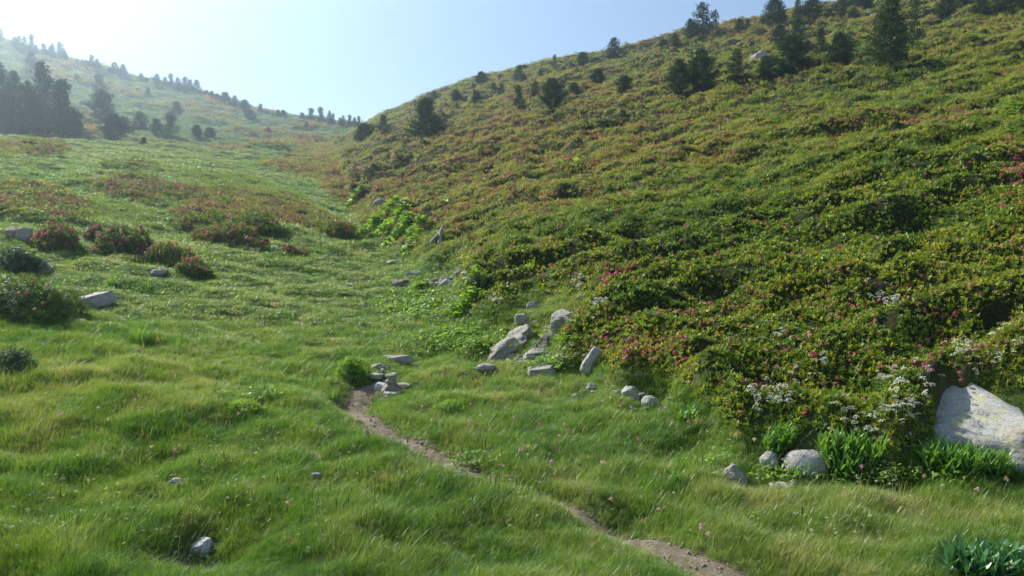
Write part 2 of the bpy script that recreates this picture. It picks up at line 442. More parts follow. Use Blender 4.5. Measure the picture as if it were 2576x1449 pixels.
R_brown = rock_mat('brown_stone', (.33, .26, .19), (.12, .09, .06), .1)

# ground
m, nt, out = new_mat('turf_and_soil'); M_ground = m
p = nt.nodes.new('ShaderNodeBsdfPrincipled'); p.inputs['Roughness'].default_value = .95; p.inputs['Specular IOR Level'].default_value = .1
def attrn(nm):
    a = nt.nodes.new('ShaderNodeAttribute'); a.attribute_name = nm; return a.outputs['Fac']
nz = noisen(nt, 3.2, 8, .7); nz2 = noisen(nt, .35, 5, .6); nz3 = noisen(nt, 22, 4, .7)
tur = ramp(nt, [(.32, (.055, .10, .022)), (.5, (.11, .165, .04)), (.66, (.18, .20, .07)), (.8, (.23, .20, .11))], mathn(nt, 'ADD', mathn(nt, 'MULTIPLY', nz, .6), mathn(nt, 'MULTIPLY', nz2, .4)))
hea = ramp(nt, [(.35, (.022, .03, .010)), (.6, (.05, .055, .018)), (.75, (.08, .06, .03))], nz3)  # twig and soil brown, painted dark for shaded depth between the leaf rosettes
far = ramp(nt, [(.35, (.045, .06, .025)), (.55, (.09, .08, .04)), (.72, (.15, .09, .07))], nz)
dirt = ramp(nt, [(.3, (.07, .055, .035)), (.5, (.15, .12, .08)), (.7, (.27, .235, .17))], noisen(nt, 30, 6, .7))
def mixc(f, a, b):
    x = nt.nodes.new('ShaderNodeMix'); x.data_type = 'RGBA'; nt.links.new(f, x.inputs[0]); nt.links.new(a, x.inputs[6]); nt.links.new(b, x.inputs[7]); return x.outputs[2]
c = mixc(attrn('heath'), tur, hea); c = mixc(attrn('farheath'), c, far); c = mixc(attrn('soil'), c, dirt)
nt.links.new(c, p.inputs['Base Color'])
bb = nt.nodes.new('ShaderNodeBump'); bb.inputs['Strength'].default_value = .8; bb.inputs['Distance'].default_value = .06
nt.links.new(mathn(nt, 'ADD', nz3, mathn(nt, 'MULTIPLY', nz, 2)), bb.inputs['Height']); nt.links.new(bb.outputs[0], p.inputs['Normal'])
nt.links.new(p.outputs[0], out.inputs[0])
m, nt, out = new_mat('trodden_earth'); M_dirt = m
p = nt.nodes.new('ShaderNodeBsdfPrincipled'); p.inputs['Roughness'].default_value = .95; p.inputs['Specular IOR Level'].default_value = .1
n1 = noisen(nt, 14, 8, .75); n2 = noisen(nt, 70, 5, .7)
nt.links.new(ramp(nt, [(.34, (.085, .066, .042)), (.5, (.20, .162, .108)), (.66, (.37, .32, .235))], mathn(nt, 'ADD', mathn(nt, 'MULTIPLY', n1, .5), mathn(nt, 'MULTIPLY', n2, .5))), p.inputs['Base Color'])
bb = nt.nodes.new('ShaderNodeBump'); bb.inputs['Strength'].default_value = .9; bb.inputs['Distance'].default_value = .012
nt.links.new(mathn(nt, 'ADD', n1, n2), bb.inputs['Height']); nt.links.new(bb.outputs[0], p.inputs['Normal']); nt.links.new(p.outputs[0], out.inputs[0])

# ---------------------------------------------------------------- ground mesh, path
ZZ = HT * YY
V = np.stack([XX, YY, ZZ], -1).reshape(-1, 3)
idx = np.arange(NS * NU).reshape(NS, NU)
Fq = np.stack([idx[:-1, :-1], idx[:-1, 1:], idx[1:, 1:], idx[1:, :-1]], -1).reshape(-1, 4)
me = fast_mesh('ground', V, Fq); smooth(me)
SOIL = sstep(.18, .09, PD)
for hx, hy, rad in [(1240, 897, .28), (1300, 903, .22), (1385, 880, .25), (890, 985, .16), (315, 778, .25), (1575, 1290, .1), (490, 1352, .14), (1340, 800, .2), (1165, 700, .3), (1100, 712, .4)]:
    u, s = hit(hx, hy); SOIL = np.maximum(SOIL, np.exp(-(((XX - u * math.exp(s)) ** 2 + (YY - math.exp(s)) ** 2) / rad ** 2) ** 2))
for nm, A in (('heath', HE), ('farheath', FAR * (1 - HE)), ('soil', SOIL)):
    a = me.attributes.new(nm, 'FLOAT', 'POINT'); a.data.foreach_set('value', A.astype(np.float32).ravel())
g = obj('ground', me, M_ground)
tag(g, 'grassy valley floor and the two hillsides rising from it', 'ground', kind='structure')
# a skirt of land behind and beside the photographer
sk = []
zb = float(ZZ[0].mean())
xs = [-60, -20, -6, -1.29, 1.29, 6, 20, 60]; ys = [-60, -20, -6, 0, 1.5]
Vs = [(x if abs(x) > 2 else x, y, zb - .06 + (0 if abs(x) < 2 else (.12 * (x if x > 0 else -x * .6)) * .6) - (0.0 if y > -1 else .03 * -y)) for y in ys for x in xs]
Fs = [(r * 8 + k, r * 8 + k + 1, (r + 1) * 8 + k + 1, (r + 1) * 8 + k) for r in range(4) for k in range(7)]
sm = fast_mesh('ground_behind', Vs, Fs)
for nm in ('heath', 'farheath', 'soil'): sm.attributes.new(nm, 'FLOAT', 'POINT')
tag(obj('meadow_ground', sm, M_ground), 'turf behind the viewpoint', 'ground', kind='structure')

# the trodden path: a strip laid over the turf
cen = []
for a, b in zip(pw[:-1], pw[1:]):
    for q in range(6): cen.append(a + (b - a) * q / 6)
cen.append(pw[-1]); cen = np.array(cen)
for _ in range(3): cen[1:-1] = (cen[:-2] + 2 * cen[1:-1] + cen[2:]) / 4
dv = np.gradient(cen, axis=0); nr = np.stack([-dv[:, 1], dv[:, 0]], 1); nr /= np.linalg.norm(nr, axis=1, keepdims=True)
ci0 = np.arange(len(cen)) / 6.0
PWID = np.interp(ci0, [0, 4, 5.5, 7, 8.5, 9.5, 11, 13, 16, 19], [1.2, 1.05, .6, .42, .5, .8, .7, .85, 1.1, .7])
K = 9; Pv = []
for k in range(K):
    f = k / (K - 1) * 2 - 1
    wd = .115 * PWID * (1 + .3 * noise2(np.arange(len(cen)) * .35, np.full(len(cen), 3.3 * (f > 0)), 40))
    q = cen + nr * (wd * f)[:, None]
    z = ground_z(q[:, 0], q[:, 1]) + .022 * (1 - f * f) - .012 + .006 * noise2(q[:, 0] * 25, q[:, 1] * 25, 41)
    Pv.append(np.column_stack([q, z]))
Pv = np.array(Pv); ii = np.arange(K * len(cen)).reshape(K, len(cen))
Fp = np.stack([ii[:-1, :-1], ii[1:, :-1], ii[1:, 1:], ii[:-1, 1:]], -1).reshape(-1, 4)
me = fast_mesh('path', Pv.reshape(-1, 3), Fp); smooth(me)
tag(obj('path', me, M_dirt), 'narrow trodden earth path winding through the grass', 'path', kind='structure')

# ---------------------------------------------------------------- small plant shapes
def leaf(L, w, bend=.25, seg=2, fold=.0):
    """pointed leaf along +X, bending down; quads"""
    xs = np.linspace(0, 1, seg + 1); v = []
    for x in xs:
        ww = w * (math.sin(math.pi * min(1, x * .86 + .1)) ** .8) * .5
        z = -bend * L * x * x
        v += [(x * L, -ww, z + fold * ww), (x * L, ww, z + fold * ww)]
    f = [(2 * k, 2 * k + 2, 2 * k + 3, 2 * k + 1) for k in range(seg)]
    return np.array(v), np.array(f)

def rotz(a): c, s = math.cos(a), math.sin(a); return np.array([[c, -s, 0], [s, c, 0], [0, 0, 1]])
def roty(a): c, s = math.cos(a), math.sin(a); return np.array([[c, 0, s], [0, 1, 0], [-s, 0, c]])

def rosette(r, n=9, L=.032, w=.013, seg=2):
    parts = []
    for k in range(n):
        lv, lf = leaf(L * r.uniform(.75, 1.15), w * r.uniform(.85, 1.15), r.uniform(0, .35), seg)
        el = r.uniform(-.1, 1.15) if k > 2 else r.uniform(.7, 1.4)
        M = rotz(k * 2.4 + r.uniform(-.3, .3)) @ roty(-el)
        parts.append((lv @ M.T + np.array([0, 0, r.uniform(-.018, .004)]), lf))
    return join(parts)

def proto(name, V, Fc, mat):
    me = fast_mesh(name, V, Fc); me.materials.append(mat)
    return bpy.data.objects.new(name, me)

r = np.random.default_rng(3)
def patch(r, n, rad, scale, dome=.35, **kw):
    parts = []
    for k in range(n):
        a = r.uniform(0, 6.283); q = rad * math.sqrt(r.uniform(0, 1))
        v, f = rosette(r, **kw)
        M = rotz(a) @ roty(r.uniform(0, .9) * q / rad + r.uniform(-.2, .4)) * scale * r.uniform(.8, 1.25)
        parts.append((v @ M.T + np.array([math.cos(a) * q, math.sin(a) * q, dome * rad * (1 - (q / rad) ** 2) + r.uniform(-.4, .1) * rad * .3]), f))
    return join(parts)

P_ros = [proto('leaf_rosette', *rosette(r, 10), M_rhodo) for _ in range(6)]
P_patch = [proto('leafy_patch', *patch(r, 12, .16, 1.35, n=6 if 0 else 7, seg=1) if 0 else patch(r, 12, .16, 1.5, n=7, seg=1) if 0 else (None, None), M_rhodo) for _ in range(0)]
def patch_r(r, cnt, rad, scale):
    parts = []
    for k in range(cnt):
        a = r.uniform(0, 6.283); q = rad * math.sqrt(r.uniform(0, 1))
        v, f = rosette(r, 7, seg=1)
        M = rotz(a) @ roty(.8 * q / rad + r.uniform(-.3, .4)) * scale * r.uniform(.8, 1.25)
        parts.append((v @ M.T + np.array([math.cos(a) * q, math.sin(a) * q, .45 * rad * (1 - (q / rad) ** 2) + r.uniform(-.15, .05) * rad]), f))
    return join(parts)
P_patch = [proto('leafy_patch', *patch_r(r, 14, .15, 1.5), M_rhodo) for _ in range(6)]

def blade(L, w, lean, curve, r, seg=3):
    v = []
    for k in range(seg + 1):
        t = k / seg
        x = lean * t * L + curve * L * t * t; z = L * t * math.sqrt(max(.05, 1 - (lean + curve * t) ** 2 * .5))
        ww = w * (1 - t ** 1.6) * .5 + w * .04
        v += [(x, -ww, z), (x, ww, z)]
    f = [(2 * k, 2 * k + 1, 2 * k + 3, 2 * k + 2) for k in range(seg)]
    return np.array(v), np.array(f)

def tuft(r, n, rad, L, w, seg=3, lean=.25, curve=.45, spread=1.0):
    parts = []
    for k in range(n):
        v, f = blade(L * r.uniform(.45, 1.1), w * r.uniform(.6, 1.3), lean * r.uniform(-.2, 1.2), curve * r.uniform(.2, 1.5), r, seg)
        yaw = r.normal(0, .9 * spread); a = r.uniform(0, 6.283); q = rad * math.sqrt(r.uniform())
        tw = rotz(yaw)
        v = v @ (tw @ rotz(0)).T
        parts.append((v + np.array([math.cos(a) * q, math.sin(a) * q, -.01]), f))
    return join(parts)
P_tuft = [proto('grass_tuft', *tuft(r, 42, .06, .078, .0027, spread=1.8), M_grass) for _ in range(6)] + [proto('tall_grass_tuft', *tuft(r, 12, .05, .17, .0028, 4, .2, .5, spread=1.6), M_grass) for _ in range(2)]
P_sward = [proto('sward_patch', *tuft(r, 80, .17, .075, .0075, 2, .35, .8, spread=1.8), M_grass) for _ in range(6)]

def stuff_points(name, P, rot, scl, idx, tint, protos, label, cat, extra=None):
    me = bpy.data.meshes.new(name)
    me.vertices.add(len(P)); me.vertices.foreach_set('co', P.astype(np.float32).ravel())
    a = me.attributes.new('rot', 'FLOAT_VECTOR', 'POINT'); a.data.foreach_set('vector', rot.astype(np.float32).ravel())
    a = me.attributes.new('scl', 'FLOAT', 'POINT'); a.data.foreach_set('value', scl.astype(np.float32))
    a = me.attributes.new('tint', 'FLOAT', 'POINT'); a.data.foreach_set('value', tint.astype(np.float32))
    a = me.attributes.new('idx', 'INT', 'POINT'); a.data.foreach_set('value', idx.astype(np.int32))
    o = obj(name, me)
    col = bpy.data.collections.new(name + '_shapes')
    for q, pr in enumerate(protos):
        pr.name = '%s_%02d' % (name + '_shape', q); col.objects.link(pr)
    ng = bpy.data.node_groups.new(name, 'GeometryNodeTree')
    ng.interface.new_socket('Geometry', in_out='INPUT', socket_type='NodeSocketGeometry')
    ng.interface.new_socket('Geometry', in_out='OUTPUT', socket_type='NodeSocketGeometry')
    N = ng.nodes; L = ng.links
    gi = N.new('NodeGroupInput'); go = N.new('NodeGroupOutput')
    ci = N.new('GeometryNodeCollectionInfo'); ci.inputs['Collection'].default_value = col
    ci.inputs['Separate Children'].default_value = True; ci.inputs['Reset Children'].default_value = True
    ip = N.new('GeometryNodeInstanceOnPoints')
    ip.inputs['Pick Instance'].default_value = True
    def na(nm, ty):
        n = N.new('GeometryNodeInputNamedAttribute'); n.data_type = ty; n.inputs['Name'].default_value = nm
        return n.outputs['Attribute']
    er = N.new('FunctionNodeEulerToRotation')
    L.new(na('rot', 'FLOAT_VECTOR'), er.inputs[0])
    L.new(gi.outputs[0], ip.inputs['Points']); L.new(ci.outputs[0], ip.inputs['Instance'])
    L.new(na('idx', 'INT'), ip.inputs['Instance Index']); L.new(er.outputs[0], ip.inputs['Rotation']); L.new(na('scl', 'FLOAT'), ip.inputs['Scale'])
    L.new(ip.outputs[0], go.inputs[0])
    mod = o.modifiers.new('scatter', 'NODES'); mod.node_group = ng
    tag(o, label, cat, kind='stuff')
    return o

def clone_protos(ps): return [bpy.data.objects.new(p.name, p.data) for p in ps]

KEEP_OUT = []      # (x, y, r): rocks keep the turf off themselves
def near_rock(x, y):
    f = np.ones(len(x))
    for (cx, cy, rr) in KEEP_OUT: f = np.minimum(f, .6 + .4 * sstep(rr, rr + .2, np.hypot(x - cx, y - cy)))
    return f
def blocked(x, y):
    b = np.zeros(len(x), bool)
    for (cx, cy, rr) in KEEP_OUT: b |= (x - cx) ** 2 + (y - cy) ** 2 < rr * rr
    return b

# ---------------------------------------------------------------- rocks
def ico(sub=3):
    import bmesh
    bm = bmesh.new(); bmesh.ops.create_icosphere(bm, subdivisions=sub, radius=1)
    v = np.array([q.co[:] for q in bm.verts]); f = np.array([[w.index for w in fc.verts] for fc in bm.faces]); bm.free(); return v, f
IV, IF = ico(4)
def noise3(P, sc, seed):
    return (noise2(P[:, 0] * sc, P[:, 1] * sc + P[:, 2] * sc * .7, seed) + noise2(P[:, 1] * sc + 5, P[:, 2] * sc, seed + 1) + noise2(P[:, 2] * sc + 9, P[:, 0] * sc, seed + 2)) / 3
def rock_mesh(w, d, h, seed, flat=.0, cuts=9, rough=.13, tilt=(0, 0), point=0, box=4.0, strata=0.05, faces=()):
    """a stone: a blocky body cut by planes into facets, then split into layers and worn; w,d,h full sizes"""
    rr = np.random.default_rng(seed)
    v = IV / (np.abs(IV) ** box).sum(1, keepdims=True) ** (1 / box)
    n = rr.normal(size=(cuts, 3)); n[:, 2] = np.abs(n[:, 2]) * .8; n /= np.linalg.norm(n, axis=1, keepdims=True)
    for k in range(cuts):
        lim = rr.uniform(.72, 1.0); d_ = v @ n[k]; v -= np.outer(np.clip(d_ - lim, 0, None) * .97, n[k])
    for (fx, fy, fz, lim) in faces:
        q = np.array([fx, fy, fz]); q /= np.linalg.norm(q); d_ = v @ q; v -= np.outer(np.clip(d_ - lim, 0, None) * .98, q)
    if flat:
        v[:, 2] = np.where(v[:, 2] > 1 - flat, (1 - flat) + (v[:, 2] - 1 + flat) * .15, v[:, 2])
    if point:
        k_ = 1 - point * sstep(-.2, .9, v[:, 2]); v[:, 0] = v[:, 0] * k_ - point * .35 * sstep(-.5, 1, v[:, 2]); v[:, 1] *= k_
    if strata:
        lay = v[:, 2] * 3.2 + .5 * noise2(v[:, 0] * 1.2, v[:, 1] * 1.2, seed + 3)
        li = np.floor(lay); off = (_hash(li, li * 0 + seed, 5) - .5)
        v[:, 0] *= 1 + strata * 2.4 * off; v[:, 1] *= 1 + strata * 2.4 * (_hash(li, li * 0 + seed, 9) - .5)
    v *= (1 + rough * 1.1 * noise3(v, 1.6, seed)[:, None] + rough * .8 * noise3(v, 5, seed + 5)[:, None] + rough * .5 * noise3(v, 11, seed + 8)[:, None] - rough * .55 * np.clip(.12 - np.abs(noise3(v, 1.7, seed + 12)), 0, 1)[:, None] / .12 * .6)
    ext = v.max(0) - v.min(0); v = (v - (v.max(0) + v.min(0)) / 2) / ext * np.array([w, d, h])
    R = np.array(Matrix.Rotation(tilt[0], 3, 'Y') @ Matrix.Rotation(tilt[1], 3, 'X')); v = v @ R.T
    me = fast_mesh('rock', v, IF); smooth(me)
    return me

def sharpen(me):
    me.polygons.foreach_set('use_smooth', np.zeros(len(me.polygons), bool)); me.update()

def rock(px, py, wp, hp, mat, label, seed, tilt=(0, 0), depth=.8, sink=.4, name='rock', cat='rock', ymin=1.6, keep=.55, rz=0, **kw):
    """rock whose visible part is wp x hp photograph points, its foot at (px, py)"""
    p = at(px, py, ymin); k = p.y / F
    w, h = wp * k, hp * k / (1 - sink)
    me = rock_mesh(w, w * depth, h, seed, tilt=tilt, **kw)
    me.materials.append(mat)
    o = bpy.data.objects.new(name, me); C.objects.link(o)
    o.location = (p.x, p.y + w * depth * .42, p.z + h * (.5 - sink))
    zz = float(ground_z(np.array([o.location.x]), np.array([o.location.y]))[0])
    o.location.z = max(o.location.z, zz + h * (.5 - sink) * .8) if wp < 70 else o.location.z
    o.rotation_euler = (0, 0, rz)
    tag(o, label, cat)
    KEEP_OUT.append((o.location.x, o.location.y + w * .08, w * keep * .62))
    return o

R_boulder = rock_mat('lichened_granite', (.46, .44, .39), (.17, .16, .13), .5, strata=.9)
rock(2540, 1184, 330, 180, R_boulder, 'large pale granite boulder with yellow lichen at the right edge below the shrubs', 101, depth=1.5, sink=.36, cuts=3, rough=.13, name='boulder', cat='boulder', box=4, strata=0, faces=[(-.22, -.40, .88, .50), (.6, -.2, .75, .86), (-.8, -.2, .5, .86), (-.6, -.75, .1, .98), (.25, -1, .1, .96)])
rock(2045, 1196, 122, 58, R_pale, 'rounded pale boulder with lichen left of the widest leafy plant', 102, cuts=5, rough=.05, sink=.3, box=2.4, strata=0, name='boulder', cat='boulder')
rock(1938, 1180, 46, 32, R_pale, 'small rounded stone touching the left end of the rounded boulder', 103, cuts=6, rough=.05, box=2.4, strata=0)
rock(1852, 1222, 64, 50, R_grey, 'pointed grey rock standing in the grass left of the rounded boulder', 104, cuts=8, sink=.22, point=.45, tilt=(-.2, 0))
rock(1975, 1236, 66, 13, R_grey, 'flat stone sunk in the grass below the rounded boulder', 105, cuts=6, sink=.3, flat=.5)
rock(1362, 953, 104, 30, R_grey, 'long flat grey slab lying in the grass below the rock outcrop', 106, depth=.7, sink=.25, cuts=7, flat=.4, tilt=(-.16, .1))
rock(1488, 936, 34, 66, R_pale, 'pale narrow slab leaning against the rhododendrons below the outcrop', 107, depth=.8, sink=.15, cuts=7, tilt=(.55, 0))
rock(1268, 902, 128, 44, R_grey, 'largest layered grey outcrop slanting up to the right on the grassy bank', 108, depth=.7, sink=.05, cuts=8, tilt=(-.55, .1), rough=.1, strata=.12, name='rock_outcrop', cat='rock outcrop')
rock(1306, 858, 80, 30, R_grey, 'upper slab of the layered outcrop leading up the grassy bank', 109, depth=.8, sink=.3, cuts=8, tilt=(-.6, .1), rough=.14, strata=.12)
rock(1311, 815, 38, 26, R_grey, 'blocky stone perched above the layered outcrop', 110, cuts=8, sink=.2, tilt=(-.3, 0))
rock(1338, 779, 34, 16, R_grey, 'small stone at the top of the grassy bank', 111, cuts=8, tilt=(-.5, 0))
rock(1414, 818, 68, 36, R_grey, 'upper right rock of the bank with white flowers beside it', 112, cuts=8, tilt=(-.45, 0), sink=.25)
rock(1402, 836, 40, 30, R_grey, 'grey block below the upper right rock of the bank', 113, cuts=8, sink=.2)
rock(1384, 872, 66, 34, R_dark, 'dark mossy ledge at the foot of the grassy bank', 114, cuts=8, sink=.25, tilt=(-.2, 0), depth=.9)
rock(1350, 908, 70, 28, R_grey, 'broad grey stone below the dark ledge', 115, cuts=7, sink=.25)
rock(1372, 917, 20, 12, R_white, 'small whitish stone beside the broad grey stone', 116)
rock(1326, 917, 48, 8, R_grey, 'thin flat stone left of the small whitish stone', 117, flat=.5)
rock(1222, 936, 50, 15, R_grey, 'low oval stone in the grass left of the long flat slab', 118, cuts=5, rough=.05, sink=.3, box=2.4, strata=0)
rock(1586, 1004, 50, 26, R_pale, 'rounded stone in the grass below the pink flowering shrub', 119, cuts=6, sink=.3)
rock(1548, 992, 26, 9, R_grey, 'low stone just left of the rounded stone under the shrub', 127, cuts=6, sink=.3)
rock(1640, 1022, 50, 24, R_pale, 'knobbly stone right of the rounded stone under the shrub', 120, cuts=8, sink=.3, rough=.12)
rock(1490, 983, 32, 13, R_grey, 'small grey stone below the leaning pale slab', 121)
rock(1000, 912, 80, 16, R_grey, 'long low rock in the grass behind the cairn', 122, depth=.5, sink=.25, cuts=7, flat=.3)
rock(948, 928, 40, 12, R_grey, 'small blueish stone left of the long low rock', 123, cuts=7)
rock(968, 930, 24, 13, R_dark, 'small dark stone in front of the long low rock', 128, cuts=7)
rock(942, 957, 44, 9, R_pale, 'flat stepping stone in the path behind the cairn', 124, flat=.5, sink=.3)
rock(956, 982, 34, 16, R_white, 'bright white stone at the left foot of the cairn', 125, cuts=7, sink=.2, tilt=(.15, .2))
rock(986, 999, 52, 12, R_pale, 'flat pale stone in front of the cairn', 126, cuts=7, sink=.3, flat=.4)
rock(1012, 978, 40, 10, R_grey, 'flat grey stone at the right foot of the cairn', 129, cuts=7, sink=.3, flat=.4)
rock(498, 1396, 54, 24, R_white, 'bright white stone lying in the nearest grass at bottom left', 130, cuts=8, sink=.55, flat=.2, tilt=(-.1, -.1), box=3, rough=.14, depth=1.2, faces=[(-.2, -.3, .92, .45)])
rock(795, 1202, 26, 11, R_pale, 'small pale stone alone in the meadow left of the path', 131)
rock(440, 1216, 34, 10, R_pale, 'small half buried stone in the meadow above the nearest white stone', 132)
rock(205, 776, 88, 40, R_pale, 'pale flat slab beside the big round shrub on the left', 133, depth=1.6, sink=.3, cuts=4, flat=.2, tilt=(-.05, -.1), faces=[(-.1, -.3, .95, .4)])
rock(88, 684, 62, 26, R_grey, 'grey layered rock above the big round shrub on the left', 134, cuts=8, sink=.3)
rock(34, 644, 40, 22, R_pale, 'pale weathered stone behind the juniper on the left', 135, cuts=8)
rock(58, 605, 46, 34, R_grey, 'grey rock at the left foot of the round pink shrub', 136, cuts=7, sink=.2)
rock(20, 592, 40, 18, R_grey, 'low grey rock at the left edge beside the round pink shrub', 137, cuts=7)
rock(390, 694, 46, 10, R_grey, 'thin rock edge showing in the left meadow above the tall grass', 138, flat=.3)
rock(1040, 696, 44, 13, R_grey, 'oval flat stone in the gully grass below the leaning dead wood', 139, cuts=5, rough=.05)
rock(1006, 725, 48, 18, R_dark, 'dark rounded stone left of the small butterbur plant in the gully', 140, cuts=6)
rock(1122, 717, 36, 14, R_pale, 'pale stone right of the small butterbur plant in the gully', 141)
rock(1096, 712, 24, 9, R_brown, 'brownish stone next to the pale stone in the gully', 142)
rock(1162, 697, 36, 18, R_dark, 'dark stone under the edge of the shrubs in the gully', 143)
rock(1160, 682, 18, 13, R_pale, 'small upright pale stone above the dark stone in the gully', 144)
rock(952, 520, 44, 19, R_grey, 'grey rock at the edge of the shrubs high in the gully', 145, cuts=7, tilt=(-.2, 0))
rock(987, 665, 36, 6, R_pale, 'thin flat stone crossing the gully grass', 146, flat=.4)
rock(1000, 647, 18, 7, R_pale, 'small stone just above the thin flat stone in the gully', 147)
rock(880, 722, 24, 8, R_grey, 'small grey stone left of the dark rounded stone', 148)
rock(920, 772, 14, 13, R_grey, 'tiny pointed stone in the middle of the valley floor', 149, point=.5)
rock(1063, 764, 22, 7, R_grey, 'small flat stone among the low herbs in the valley floor', 150)
rock(1195, 815, 40, 9, R_pale, 'low stone below the butterbur at the shrub edge', 151) if 0 else None
rock(1094, 801, 26, 8, R_pale, 'pale stone among the low herbs left of the large butterbur', 152)
rock(1052, 795, 20, 6, R_pale, 'thin stone among the low herbs in the valley floor', 153)
rock(1140, 880, 36, 16, R_dark, 'dark stone overgrown by herbs left of the layered outcrop', 154)
rock(1912, 146, 44, 17, R_pale, 'pale rock slab showing high on the right hillside', 155, ymin=30, sink=.1, tilt=(-.5, 0), depth=1)
rock(1174, 242, 9, 7, R_white, 'small white boulder on the right hillside skyline', 156, ymin=40, sink=.05)
rock(2200, 42, 16, 9, R_grey, 'grey rock near the top of the right hillside between pines', 157, ymin=30, sink=.05)
rock(1950, 245, 20, 7, R_pale, 'small pale rock in the heath below the dark pine pair', 158, ymin=15, sink=.05)
rock(205, 260, 22, 9, R_grey, 'small rock on the hazy left hillside', 159, ymin=80, sink=.05)
rock(96, 152, 10, 6, R_white, 'white rock high on the hazy left hillside', 160, ymin=100, sink=.05)
rock(868, 338, 5, 3, R_white, 'tiny white rock under the saddle', 161, ymin=80, sink=0) if 0 else None

# cairn
p = at(985, 992); k = p.y / F
ca = empty('cairn', p); tag(ca, 'small cairn of stacked flat stones beside the path', 'cairn')
zc = -.01
for (w, h, dx, sd, mt, tl) in [(50, 27, 0, 1, R_brown, .05), (26, 8, 2, 2, R_brown, -.05), (27, 10, -2, 3, R_grey, .04), (24, 8, 3, 4, R_grey, -.03), (28, 7, 0, 5, R_grey, -.22)]:
    me = rock_mesh(w * k * 1.05, w * k * .85, h * k * 1.25, 200 + sd, cuts=8, tilt=(tl, 0), flat=.25, rough=.07); me.materials.append(mt)
    s_ = obj('stone', me, None, ca); s_.location = (dx * k, 0, zc + h * k * .5); zc += h * k * .95
KEEP_OUT.append((p.x, p.y, .10))

# loose pebbles on the path
PV, PF = ico(1)
n = 300; q = rng.integers(0, len(cen), n); off = rng.normal(0, .07, n)
xy = cen[q] + nr[q] * off[:, None] + rng.normal(0, .02, (n, 2)); sz = rng.uniform(.003, .013, n) * rng.uniform(.6, 1.5, n)
R = frames(rng.normal(size=(n, 3)), rng.uniform(0, 6, n)) * sz[:, None, None] * np.array([1, .8, .55])[None, None, :]
T = np.column_stack([xy, ground_z(xy[:, 0], xy[:, 1]) + .008])
v, f = merge(PV, PF, R, T); me = fast_mesh('pebbles', v, f)
tag(obj('pebbles', me, R_brown), 'loose pebbles scattered on the trodden path', 'pebbles', kind='stuff')

RB = []
for (cx, cy, rx, ry, nn, sz0) in [(1290, 905, 60, 10, 50, .022), (1390, 895, 60, 16, 50, .022), (1340, 840, 50, 40, 40, .02), (985, 1000, 50, 8, 14, .012), (1100, 715, 60, 12, 36, .05), (960, 935, 40, 8, 8, .014), (1560, 1010, 120, 20, 40, .016), (1950, 1215, 120, 24, 36, .014), (500, 1392, 40, 12, 14, .012), (230, 780, 60, 14, 20, .025), (1160, 695, 30, 14, 24, .05)]:
    for q in range(nn):
        t_ = at(rng.normal(cx, rx * .6), rng.normal(cy, ry * .6)); RB.append((t_.x, t_.y, t_.z, sz0 * rng.uniform(.4, 1.4)))
RB = np.array(RB); PV2, PF2 = ico(2); PV2 = PV2 / (np.abs(PV2) ** 4).sum(1, keepdims=True) ** .25 * (1 + .18 * noise3(PV2, 1.7, 77)[:, None])
R = frames(np.array([0, 0, 1.]) + rng.normal(0, .4, (len(RB), 3)), rng.uniform(0, 6, len(RB))) * RB[:, 3][:, None, None] * np.array([1.3, .9, .5])[None, None, :]
v, f = merge(PV2, PF2, R, RB[:, :3] + np.array([0, 0, .01])); tag(obj('rubble', fast_mesh('rubble', v, f), R_grey), 'small broken stones lying around the outcrop, the cairn and the boulders', 'rubble', kind='stuff')

# ---------------------------------------------------------------- heath cover
def scatter(n, smin, smax, rr, bias=0.0):
    u = rr.uniform(U0, U1, n)
    s = smin + (smax - smin) * rr.uniform(0, 1, n) ** (1 / (1 + bias))
    return u, s
def pos(u, s): Y = np.exp(s); return np.column_stack([u * Y, Y, samp(HT, u, s) * Y])
def blobs(px, py, L):
    d = np.zeros(len(px))
    for (x, y, rx, ry, a) in L: d += a * np.exp(-((px - x) / rx) ** 2 - ((py - y) / ry) ** 2)
    return d

GREEN_BLOBS = [(2330, 640, 200, 90, -.18), (1750, 760, 300, 140, -.16), (2150, 1050, 300, 90, -.10), (1900, 640, 300, 90, -.08), (2100, 270, 250, 60, -.08),
               (2500, 800, 250, 130, .10), (1900, 60, 260, 60, .2), (1400, 300, 500, 130, .14), (1150, 500, 260, 130, .12), (1850, 110, 160, 25, .2), (2450, 150, 260, 70, .12), (2300, 120, 60, 40, .1), (760, 400, 120, 60, .15)]
def heath_tint(P, u, s):
    px, py = to_px(u, samp(HB, u, s))
    t = .50 + .13 * noise2(P[:, 0] / 1.8, P[:, 1] / 1.1, 51) + .12 * noise2(P[:, 0] / .5, P[:, 1] / .4, 52) + .12 * noise2(P[:, 0] / 7, P[:, 1] / 5, 53)
    t += blobs(px, py, GREEN_BLOBS + [(300, 470, 420, 140, -.22)]) + .10 * sstep(10, 50, P[:, 1]) + .12 * noise2(P[:, 0] / 3.5, P[:, 1] / 1.6, 54)
    return np.clip(t + np.where(samp(VAC, u, s) > .3, .05, 0), 0, 1)

